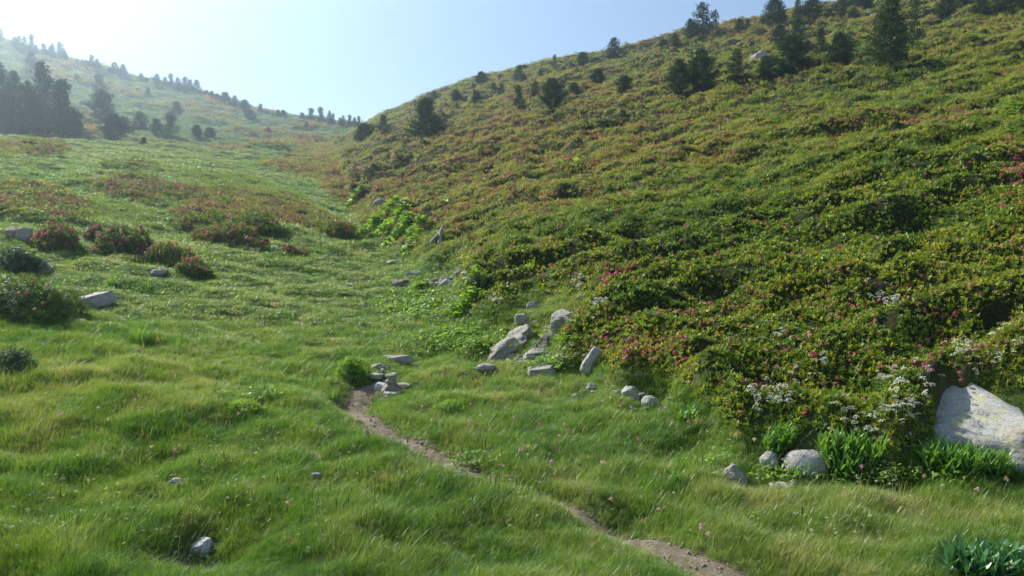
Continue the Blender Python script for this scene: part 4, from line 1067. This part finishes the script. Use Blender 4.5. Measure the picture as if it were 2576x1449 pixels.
shrub(35, 806, 240, 90, 'big round rhododendron shrub with few flowers at the left edge above the meadow', 301, 14, 1.0)
shrub(-90, 790, 160, 90, 'rhododendron shrub continuing past the left edge behind the big round one', 302, 4)
shrub(122, 632, 105, 60, 'domed pink flowering shrub standing next to the grey rock on the left', 303, 46)
shrub(290, 644, 140, 62, 'wide pink flowering shrub right of the domed one', 304, 46)
shrub(232, 612, 60, 44, 'small pink shrub squeezed between the domed and the wide shrub', 314, 16)
shrub(412, 660, 120, 38, 'low pink shrub lying down the slope from the wide one', 305, 30)
shrub(474, 692, 92, 34, 'lowest dark pink shrub at the lower end of the row on the left', 306, 18)
shrub(555, 612, 175, 54, 'broadest pink flowering shrub in the middle of the left slope', 307, 90)
shrub(505, 580, 170, 42, 'pink shrub behind the broadest one on the left slope', 315, 30)
shrub(640, 590, 150, 40, 'greener shrub at the right shoulder of the broadest pink one', 316, 16)
shrub(735, 640, 60, 14, 'tiny reddish shrub alone in the grass below the broadest one', 308, 18)
shrub(850, 600, 100, 44, 'shrub at the lower tip of the left heath beside the gully', 309, 20)
shrub(885, 965, 84, 54, 'light green bushy hummock beside the bend of the path', 310, 0, mat=M_herb, name='leafy_hummock', cat='plant', leafscale=.7)
shrub(1130, 1040, 80, 22, 'low dark leaved hummock in the meadow right of the path', 311, 0, mat=M_herb, name='leafy_hummock', cat='plant', leafscale=.6)
shrub(610, 1045, 90, 28, 'low dark green hummock in the meadow left of the cairn', 317, 0, mat=M_herb, name='leafy_hummock', cat='plant', leafscale=.6)
shrub(10, 950, 110, 62, 'dark juniper cut by the left edge in the near meadow', 312, 0, mat=M_jun, name='juniper_shrub', leafscale=.7)
shrub(30, 690, 110, 42, 'green juniper between the rocks at the left edge', 313, 0, mat=M_jun, name='juniper_shrub', leafscale=.7)

# ---------------------------------------------------------------- broad leaved plants
def round_leaf(R_, r, n=14):
    """butterbur leaf: lobed round blade, slightly cupped, notch at the stalk"""
    v = [(0, 0, 0)]
    for q in range(n + 1):
        a = .35 + (2 * math.pi - .7) * q / n
        rr_ = R_ * (.88 + .14 * math.sin(a * 7 + r.uniform(0, 1))) * (1 + .06 * r.normal())
        v.append((math.cos(a) * rr_, math.sin(a) * rr_, .14 * R_ * (1 + math.sin(a * 3)) + r.normal(0, .03) * R_))
    f = [(0, q + 1, q + 2, q + 2) for q in range(n)]
    return np.array(v), [(0, q + 1, q + 2) for q in range(n)]
def butterbur(px, py, wp, hp, n, label, seed, Rp=9.5, ymin=1.6):
    n = int(n * 1.6) if n > 10 else n
    p = at(px, py, ymin); k = p.y / F; w, h = wp * k, hp * k
    r = np.random.default_rng(seed)
    e = empty('butterbur_plant', p)
    meshes = []
    for q in range(3):
        v, f = round_leaf(1.0, r); me = fast_mesh('leaf', v, np.array(f)); me.materials.append(M_herb); smooth(me); meshes.append(me)
    stv, stf = [], []
    for q in range(n):
        a = r.uniform(0, 6.283); t = math.sqrt(r.uniform(0, 1)); c = math.cos(a) * t, math.sin(a) * t
        x = c[0] * w * .5; y = c[1] * w * .35 + w * .2; g0 = float(ground_z(np.array([p.x + x]), np.array([p.y + y]))[0]) - p.z
        z = g0 + h * r.uniform(.45, 1.0) * (1 - .4 * t * t)
        o = obj('leaf', meshes[q % 3], None, e); o.location = (x, y, z)
        R_ = Rp * k * r.uniform(.7, 1.25); o.scale = (R_,) * 3
        o.rotation_euler = (r.normal(.35, .3), r.normal(0, .35), r.uniform(0, 6.28))
        b = len(stv); stv += [(x - .004, y, g0 - .05), (x + .004, y, g0 - .05), (x + .003, y, z), (x - .003, y, z)]; stf.append((b, b + 1, b + 2, b + 3))
    obj('stalks', fast_mesh('stalks', np.array(stv), np.array(stf)), M_stem, e)
    tag(e, label, 'plant', 'butterbur plants with large round leaves'); return e
butterbur(930, 600, 60, 44, 34, 'butterbur clump with big leaves at the left of the large bright green group', 401)
butterbur(985, 585, 90, 50, 50, 'bright butterbur clump at the centre of the large green group', 402)
butterbur(1000, 612, 80, 36, 40, 'lowest butterbur clump of the large green group', 403)
butterbur(1052, 585, 60, 34, 28, 'butterbur leaves at the right end of the large green group', 404)
butterbur(1036, 640, 64, 42, 36, 'separate bushy butterbur just below the large green group', 405)
butterbur(890, 505, 46, 22, 20, 'small butterbur next to the pink shrubs at the top of the gully', 406)
butterbur(985, 540, 80, 24, 30, 'butterbur leaves in front of the grey rock high in the gully', 407, 8)
butterbur(1055, 735, 52, 28, 26, 'small butterbur alone in the gully grass', 408, 8)
butterbur(1165, 805, 70, 56, 36, 'large leaved butterbur at the tip of the shrubs above the valley floor', 409, 13)
butterbur(1190, 735, 60, 40, 22, 'scattered butterbur leaves climbing the shrub edge', 410, 9)
butterbur(1622, 832, 70, 24, 3, 'single very large green leaf among the rhododendrons', 411, 26)
butterbur(1582, 858, 26, 12, 1, 'small bright leaf left of the very large one', 412, 16)
butterbur(1388, 718, 50, 12, 4, 'pale butterbur leaves above the grassy bank', 413, 12)
butterbur(1460, 418, 60, 14, 8, 'far bright green leaves in the middle of the right hillside', 414, 8, 12)
butterbur(1412, 414, 24, 12, 5, 'left outlier of the far bright green leaves on the right hillside', 415, 8, 12)
butterbur(2560, 285, 60, 18, 12, 'bright green leaves at the right edge high on the hillside', 416, 11)
butterbur(1110, 522, 30, 12, 8, 'small bright leaves above the large butterbur group', 417, 7)
butterbur(1320, 685, 30, 12, 5, 'few bright leaves in the shrubs above the bank', 418, 9)

def lance_clump(px, py, wp, hp, n, label, seed, Lw=.1, ymin=1.6, mat=None, name='leafy_plant'):
    """dense clump of upright lance shaped leaves on leafy shoots"""
    p = at(px, py, ymin); k = p.y / F; w, h = wp * k, hp * k
    r = np.random.default_rng(seed); e = empty(name, p)
    parts = []
    lens = h * .40
    meshes = []
    for q in range(4):
        v, f = leaf(1.0, Lw * 2.0 * r.uniform(.8, 1.2), r.uniform(.05, .3), 3, .25); me = fast_mesh('leaf', v, f); me.materials.append(mat or M_lance); smooth(me); meshes.append((v, f, me))
    m_big = []
    cnt = 0
    for q in range(n):
        a = r.uniform(0, 6.283); t = math.sqrt(r.uniform(0, 1))
        x = math.cos(a) * t * w * .36; y = math.sin(a) * t * w * .25 + w * .12
        g0 = float(ground_z(np.array([p.x + x]), np.array([p.y + y]))[0]) - p.z
        hh_ = h * .76 * r.uniform(.7, 1.05) * (1 - .3 * t * t)
        leanx, leany = math.cos(a) * t * .45, math.sin(a) * t * .35
        for b in range(7):
            f_ = (b + r.uniform(0, 1)) / 7
            z = hh_ * f_ * .75; g0 = min(g0, .06); yaw = b * 2.4 + q; el = lerp(.5, 1.3, f_) + r.normal(0, .15)
            L_ = lens * r.uniform(.75, 1.15)
            o_loc = np.array([x + leanx * z, y + leany * z, g0 + z])
            v, f, me = meshes[(q + b) % 4]
            M = rotz(yaw) @ roty(-el) * L_
            if cnt < 290 and y < w * .12:
                o = obj('leaf', me, None, e); o.location = o_loc; o.rotation_euler = (0, -el, yaw); o.scale = (L_,) * 3; cnt += 1
            else: parts.append((v @ M.T + o_loc, f))
    if parts:
        v, f = join(parts); mm = fast_mesh('inner_leaves', v, f); smooth(mm)
        tag(obj('inner_leaves', mm, mat or M_lance, e), kind='stuff')
    tag(e, label, 'plant', 'leafy clumps in the right foreground')
    KEEP_OUT.append((p.x, p.y + w * .12, w * .25)); return e
M_blue = leaf_mat('bluish_lance_leaves', [(0, (.035, .11, .035)), (.5, (.08, .20, .07)), (1, (.15, .29, .12))], transl=.28, rough=.35, tcol=(1.5, 1.6, .6), attr=False, jitter=.3)
lance_clump(1730, 1068, 60, 62, 22, 'small leafy clump at the foot of the rhododendrons left of the white flowers', 501, .085)
lance_clump(1968, 1140, 96, 70, 70, 'bright green leafy clump just left of the widest one', 502, .08)
lance_clump(2155, 1196, 200, 104, 170, 'widest leafy clump of long dark green leaves beside the rounded boulder', 503, .075)
lance_clump(2412, 1212, 180, 118, 130, 'leafy clump in front of the large granite boulder', 504, .075)
lance_clump(2500, 1216, 110, 96, 70, 'leafy clump at the right foot of the large granite boulder', 505, .075)
lance_clump(2002, 1206, 44, 46, 12, 'few leafy shoots between the two pale stones', 506, .09)
lance_clump(2495, 1465, 250, 130, 110, 'bluish green leafy clump in the bottom right corner', 507, .11, mat=M_blue)
lance_clump(1700, 1215, 70, 50, 10, 'narrow leaved plant in the grass below the small leafy clump', 508, .06)

# tall grass clumps
def grass_clump(px, py, wp, hp, n, label, seed, wid=.005):
    p = at(px, py); k = p.y / F; r = np.random.default_rng(seed)
    parts = []
    for q in range(n):
        v, f = blade(hp * k * r.uniform(.5, 1.15), wid * r.uniform(.6, 1.2), r.uniform(0, .35), r.uniform(0, .4), r, 4)
        a = r.uniform(0, 6.283)
        parts.append((v @ rotz(a if r.uniform() < .7 else r.normal(0, .4)).T + np.array([math.cos(a), math.sin(a), 0]) * wp * k * .22 * math.sqrt(r.uniform()), f))
    v, f = join(parts); me = fast_mesh('tall_grass', v, f)
    o = obj('tall_grass', me, M_lance); o.location = (p.x, p.y + wp * k * .2, p.z - .02); tag(o, label, 'grass tuft'); return o
grass_clump(345, 872, 70, 74, 160, 'tall dense grass tuft standing out of the left meadow', 601)
grass_clump(440, 880, 60, 60, 36, 'sparser tall grass right of the dense tuft', 602)
grass_clump(225, 890, 50, 54, 30, 'sparse tall grass left of the dense tuft', 603)
grass_clump(275, 720, 60, 44, 50, 'pale wispy grass above the pale slab on the left', 604, .008)
grass_clump(365, 735, 40, 50, 20, 'thin bent grass right of the wispy grass', 605, .008)
grass_clump(832, 1008, 50, 46, 90, 'green grass tuft at the left edge of the path bend', 606)
grass_clump(2085, 1205, 50, 60, 30, 'grass stalks rising between boulder and leafy clump', 607)

# low broad leaved herbs of the valley floor (uncountable)
hr = np.random.default_rng(61)
hv = []
for (cx, cy, rx, ry, nn) in [(1070, 785, 95, 22, 700), (1170, 868, 110, 26, 700), (1140, 845, 60, 16, 200), (1050, 745, 80, 14, 200), (1380, 925, 60, 14, 150), (1400, 870, 40, 18, 60), (1960, 1215, 90, 30, 80), (650, 1010, 110, 14, 60), (1790, 1180, 90, 25, 50), (1180, 1175, 60, 16, 60), (2250, 1225, 160, 18, 120)]:
    hv.append(np.column_stack([hr.normal(cx, rx * .5, nn), hr.normal(cy, ry * .5, nn)]))
hv = np.concatenate(hv); T = np.array([at(x, y)[:] for x, y in hv]); T[:, 2] += .05 + hr.uniform(0, .06, len(T)); 
lv, lf = leaf(.034, .022, .3, 2)
mh = [rotz(a) for a in (0, 2.1, 4.2)]
hp_, hf_ = join([(lv @ m_.T, lf) for m_ in mh])
R = frames(np.array([0, 0, 1.]) + hr.normal(0, .35, (len(T), 3)), hr.uniform(0, 6, len(T))) * (hr.uniform(.6, 1.2, len(T)) * (T[:, 1] / 8) ** .6)[:, None, None]
v, f = merge(hp_, hf_, R, T); me = fast_mesh('low_herbs', v, f)
tag(obj('low_herbs', me, M_herb), 'bright green low herbs among the grass of the valley floor', 'herbs', kind='stuff')

# white umbels
UV = []
def umbel(r):
    parts = []
    for q in range(26):
        v, f = leaf(.011, .012, .1, 1); a = r.uniform(0, 6.28); t = math.sqrt(r.uniform()) * .024
        M = frames(np.array([[r.normal(0, .35), r.normal(0, .35), 1]]), np.array([r.uniform(0, 6)]))[0]
        parts.append((v @ M.T + np.array([math.cos(a) * t, math.sin(a) * t, .012 * (1 - (t / .024) ** 2)]), f))
    return join(parts)
ume = []
for q in range(3):
    v, f = umbel(r); me = fast_mesh('flower_head', v, f); me.materials.append(M_white); ume.append(me)
def white_plant(px, py, wp, hp, n, label, seed, up=.10):
    p = at(px, py); k = p.y / F; r = np.random.default_rng(seed); e = empty('white_flower_plant', p)
    sv, sf = [], []
    for q in range(n):
        x, y = r.uniform(-.5, .5) * wp * k, r.uniform(-.1, .5) * hp * k * 4.5
        g0 = float(ground_z(np.array([p.x + x]), np.array([p.y + y]))[0]) - p.z
        z = g0 + up * r.uniform(.6, 1.2)
        o = obj('flower_head', ume[q % 3], None, e); o.location = (x, y, z); s_ = r.uniform(.7, 1.25) * max(1, (p.y / 7) ** .6); o.scale = (s_,) * 3
        o.rotation_euler = (r.normal(.3, .25), r.normal(0, .25), r.uniform(0, 6))
        b = len(sv); sv += [(x - .0015, y, g0 - .03), (x + .0015, y, g0 - .03), (x + .001, y, z), (x - .001, y, z)]; sf.append((b, b + 1, b + 2, b + 3))
    obj('stems', fast_mesh('stems', np.array(sv), np.array(sf)), M_stem, e)
    tag(e, label, 'flowers', 'white flowering plants'); return e
white_plant(1920, 1045, 60, 24, 14, 'white flower heads left of the pink blossoms at the foot of the near shrubs', 701)
white_plant(1975, 1030, 60, 20, 16, 'white flower heads over the pink blossoms at the foot of the near shrubs', 702)
white_plant(2120, 1120, 70, 30, 10, 'sparse white flowers above the widest leafy clump on its left', 703)
white_plant(2210, 1118, 110, 28, 26, 'dense white flowers right above the widest leafy clump', 704)
white_plant(2290, 1120, 60, 26, 16, 'white flowers at the right end above the widest leafy clump', 705)
white_plant(2290, 1040, 30, 70, 18, 'upright column of white flowers left of the granite boulder', 706)
white_plant(2320, 1010, 90, 40, 14, 'loose white flowers above the granite boulder corner', 707)
white_plant(2385, 1075, 30, 16, 6, 'few white flowers touching the granite boulder', 708)
white_plant(2440, 932, 60, 34, 26, 'dense white flower patch in the heath above the granite boulder', 709)
white_plant(2530, 915, 80, 24, 14, 'white flower patch in the heath at the right edge', 710)
white_plant(2225, 775, 80, 34, 16, 'white flower patch in the middle of the green heath', 711)
white_plant(2250, 790, 24, 12, 6, 'small white group right of the patch in the green heath', 712)
white_plant(1972, 865, 30, 14, 8, 'small white flower group high in the near heath', 713)
white_plant(2040, 965, 90, 14, 6, 'few white flowers under the dark gap of the heath', 714)
white_plant(2110, 880, 40, 12, 3, 'three white flowers alone in the heath', 715) if 0 else None
white_plant(1508, 775, 44, 22, 16, 'white flowers below the pink shrub beside the grassy bank', 716)
white_plant(1460, 750, 28, 30, 14, 'white flowers at the left foot of the pink shrub', 717)
white_plant(1248, 775, 30, 12, 7, 'white flowers at the tip of the shrubs right of the large butterbur', 718)
white_plant(1170, 812, 40, 10, 7, 'small white flowers under the large butterbur', 719, .05)
white_plant(1430, 825, 20, 18, 7, 'pale flowers growing over the upper right rock of the bank', 720)
white_plant(1376, 845, 16, 8, 5, 'pale flowers in the middle of the grassy bank', 721, .05)

# flowers standing in the meadow grass
cl = []
for q in range(3):
    v, f = flower_mesh(r, 7, .015); me = fast_mesh('blossom', v * .8, f); me.materials.append(M_clover); cl.append(me)
sv, sf = blade(.16, .003, .1, .2, r, 2); stem_me = fast_mesh('stem', sv, sf); stem_me.materials.append(M_stem)
CL = [(905, 1125), (955, 1128), (930, 1122), (1045, 1160), (1065, 1150), (1085, 1175), (1120, 1165), (1140, 1180), (880, 1170), (1175, 1095), (1180, 1050), (1230, 1105), (1205, 1080), (1345, 1110), (1420, 1120), (1400, 1140), (1300, 1175), (1365, 1180), (1375, 1190), (1415, 1095), (1480, 1150), (1640, 1325),
      (1755, 1365), (1745, 1370), (1770, 1380), (2310, 1255), (2520, 1245), (2440, 1270), (2160, 1225), (1060, 1050), (1105, 1045), (1265, 1050), (1450, 985), (1550, 1055), (1650, 1060), (1660, 1058), (1100, 1090), (1020, 1070), (1080, 1100), (1190, 1020), (1240, 1010), (1310, 1000),
      (135, 1060), (170, 1062), (155, 1075), (240, 1052), (330, 1045), (350, 1052), (210, 1075), (365, 1165), (380, 1168), (710, 1305), (60, 1130), (1250, 1215), (1520, 1300), (1290, 1090), (1500, 1210), (1720, 1100), (1600, 1150), (1880, 1140), (440, 1168), (590, 1075), (700, 940), (640, 930)]
for q, (x, y) in enumerate(CL):
    p = at(x + trr.uniform(-6, 6), y + 18 + trr.uniform(-4, 4)); e = empty('clover_flower', p, trr.uniform(-1, 1))
    hh_ = trr.uniform(.75, 1.15); o = obj('stem', stem_me, None, e); o.scale = (1, 1, hh_)
    o = obj('blossom', cl[q % 3], None, e); o.location = (.03, 0, .145 * hh_); s_ = trr.uniform(.75, 1.2); o.scale = (s_,) * 3
    tag(e, 'pink clover flower head standing in the meadow grass', 'flower', 'pink clover flowers scattered in the meadow')
# tiny pale yellow flowers of the meadow: too many to count
n = 420; x = hr.uniform(-60, 2640, n); y = hr.uniform(1000, 1449, n)
c0 = hr.uniform(0, 1, n) < .6
ctr = np.array([(130, 1340), (560, 1260), (640, 1190), (470, 1330), (1300, 1240), (2200, 1260), (1000, 1180), (800, 1080), (1500, 1030), (2100, 1380), (250, 1310), (1400, 1010)])
ci_ = hr.integers(0, len(ctr), n); x = np.where(c0, ctr[ci_, 0] + hr.normal(0, 70, n), x); y = np.clip(np.where(c0, ctr[ci_, 1] + hr.normal(0, 35, n), y), 960, 1449)
T = np.array([at(a, b)[:] for a, b in zip(x, y)]); T = T[samp(HE, T[:, 0] / T[:, 1], np.log(T[:, 1])) < .3]; T[:, 2] += hr.uniform(.11, .19, len(T))
v, f = umbel(r)
M_pale = leaf_mat('pale_yellow_flowers', [(0, (.55, .55, .30)), (1, (.75, .74, .52))], transl=.3, attr=False)
R = frames(np.array([0, 0, 1.]) + hr.normal(0, .3, (len(T), 3)), hr.uniform(0, 6, len(T))) * hr.uniform(.2, .42, len(T))[:, None, None]
v, f = merge(v, f, R, T); tag(obj('meadow_flowers', fast_mesh('meadow_flowers', v, f), M_pale), 'tiny pale yellow flowers sprinkled over the meadow', 'flowers', kind='stuff')
# dark plantain-like spikes of the foreground grass
n = 40; x = hr.normal(1150, 420, n); y = hr.uniform(1180, 1449, n)
T = np.array([at(a, b)[:] for a, b in zip(x, y)]); T[:, 2] += .0
parts = []
for t_ in T:
    hgt_ = hr.uniform(.2, .34); ln = hr.normal(0, .12); v, f = blade(hgt_, .003, .1 + ln, .15, r, 3); M = rotz(hr.uniform(0, 6)); parts.append((v @ M.T + t_, f))
    tip = v[-1] @ M.T + t_; sp = PV * np.array([.005, .005, .017]) + tip + np.array([0, 0, .01]); parts.append((sp, np.column_stack([PF, PF[:, 2]])[:0].reshape(0, 4)) if 0 else (v[-4:] @ M.T * np.array([1, 1, 1]) + t_, f[:0]))
    w_ = .0032; b = np.array([tip + M @ np.array(q) for q in [(-w_, 0, -.01), (w_, 0, -.01), (w_ * .6, 0, .03), (-w_ * .6, 0, .03), (0, -w_, -.01), (0, w_, -.01), (0, w_ * .6, .03), (0, -w_ * .6, .03)]])
    parts.append((b, np.array([(0, 1, 2, 3), (4, 5, 6, 7)])))
v, f = join(parts); M_spike = twig_mat('seed_heads', (.09, .10, .05), (.20, .18, .09), 40)
tag(obj('seed_head_stalks', fast_mesh('seed_head_stalks', v, f), M_spike), 'thin stalks with dark seed heads in the nearest grass', 'grass stalks', kind='stuff')

n = 620; x = hr.uniform(-40, 2620, n); y = hr.uniform(980, 1449, n)
T = np.array([at(a, b)[:] for a, b in zip(x, y)]); T = T[(samp(HE, T[:, 0] / T[:, 1], np.log(T[:, 1])) < .3) & (noise2(T[:, 0] / .8, T[:, 1] / .7, 91) > -.1)]
parts = []
for t_ in T:
    v, f = blade(hr.uniform(.12, .22), .0018, .15 + hr.normal(0, .15), .35, r, 3); M = rotz(hr.normal(.2, .9)); parts.append((v @ M.T + t_, f))
    tip = v[-1] @ M.T + t_; w_ = .0019; b = np.array([tip + M @ np.array(q) for q in [(-.012, -w_, -.014), (-.012, w_, -.014), (.012, w_ * .5, .014), (.012, -w_ * .5, .014)]])
    parts.append((b, np.array([(0, 1, 2, 3)])))
v, f = join(parts); M_tan = leaf_mat('pale_grass_stalks', [(0, (.20, .24, .08)), (1, (.38, .34, .18))], transl=.3, attr=False, jitter=.8, nscale=6)
tag(obj('pale_grass_stalks', fast_mesh('pale_grass_stalks', v, f), M_tan), 'pale drying grass stalks bending over the near meadow', 'grass stalks', kind='stuff')

# ---------------------------------------------------------------- dead wood and dry stalks
def stick(a, b, ra, rb, n=6, seed=0):
    r = np.random.default_rng(seed); a = np.array(a); b = np.array(b); ax = b - a
    X = np.cross(ax, [.2, .1, 1]); X /= np.linalg.norm(X); Y_ = np.cross(ax, X); Y_ /= np.linalg.norm(Y_); v = []; f = []
    for q in range(6):
        t = q / 5; c = a + ax * t + r.normal(0, .03, 3) * np.linalg.norm(ax) * (0 < q < 5); rad = ra + (rb - ra) * t
        for m_ in range(n): an = m_ * 6.2832 / n; v.append(c + (X * math.cos(an) + Y_ * math.sin(an)) * rad * (1 + .2 * r.normal()))
    for q in range(5):
        for m_ in range(n): f.append((q * n + m_, q * n + (m_ + 1) % n, (q + 1) * n + (m_ + 1) % n, (q + 1) * n + m_))
    return np.array(v), np.array(f)
p = at(1093, 608); k = p.y / F
e = empty('dead_wood', p); tag(e, 'weathered split dead wood leaning out of the shrubs above the gully', 'dead wood')
obj('trunk_piece', fast_mesh('trunk_piece', *stick((12 * k, 0, -.05), (20 * k, .1, 40 * k), 6 * k, 4 * k, seed=1)), M_dead, e)
obj('trunk_piece', fast_mesh('trunk_piece', *stick((-12 * k, -.1, -.05), (14 * k, .1, 26 * k), 4 * k, 3 * k, seed=2)), M_dead, e)
p = at(1000, 648); e = empty('dead_twig', p); k = p.y / F; tag(e, 'thin bare twig standing by the small stone in the gully', 'twig') 
obj('stem', fast_mesh('stem', *stick((0, 0, -.02), (-6 * k, 0, 18 * k), .012, .006, seed=3)), M_dead, e)
for q, (x, y, w, h, lb) in enumerate([(2285, 1192, 80, 34, 'heap of dry broken stalks right of the widest leafy clump'), (1975, 1165, 50, 40, 'dry stalks leaning over the small rounded stone'), (2500, 1170, 110, 60, 'dry stalks crossing the leafy clump before the granite boulder')]):
    p = at(x, y); k = p.y / F; parts = []
    rs = random.Random(q)
    for m_ in range(16):
        a = (rs.uniform(-.5, .5) * w * k, rs.uniform(-.2, .4) * w * k, rs.uniform(0, .3) * h * k)
        b = (a[0] + rs.uniform(-.5, .5) * w * k, a[1] + rs.uniform(-.2, .2) * w * k, a[2] + rs.uniform(.0, 1) * h * k)
        parts.append(stick(a, b, .0035, .002, 4, m_))
    v, f = join(parts); o = obj('dry_stalks', fast_mesh('dry_stalks', v, f), M_straw); o.location = p; tag(o, lb, 'dry stalks')

# ---------------------------------------------------------------- haze
def haze():
    zmin = float(ZZ.min()) - 1.2; zmax = 135.0
    x, y0, y1 = 420, -70, 460
    V = [(sx * x, yy, zz) for zz in (zmin, zmax) for yy in (y0, y1) for sx in (-1, 1)]
    Fh = [(0, 2, 3, 1), (4, 5, 7, 6), (0, 1, 5, 4), (2, 6, 7, 3), (0, 4, 6, 2), (1, 3, 7, 5)]
    me = fast_mesh('haze', V, Fh); m, nt, out = new_mat('morning_haze')
    pv = nt.nodes.new('ShaderNodeVolumePrincipled'); pv.inputs['Color'].default_value = (.68, .86, 1, 1)
    pv.inputs['Density'].default_value = HAZE_DENSITY; pv.inputs['Anisotropy'].default_value = HAZE_G
    nt.links.new(pv.outputs[0], out.inputs['Volume'])
    o = obj('haze', me, m); tag(o, 'thin bluish morning haze filling the valley, brightest towards the sun', 'haze', kind='stuff')
    print('haze z', zmin, 'terrain max', ZZ.max())
haze()
print('objects', len(scn.objects))
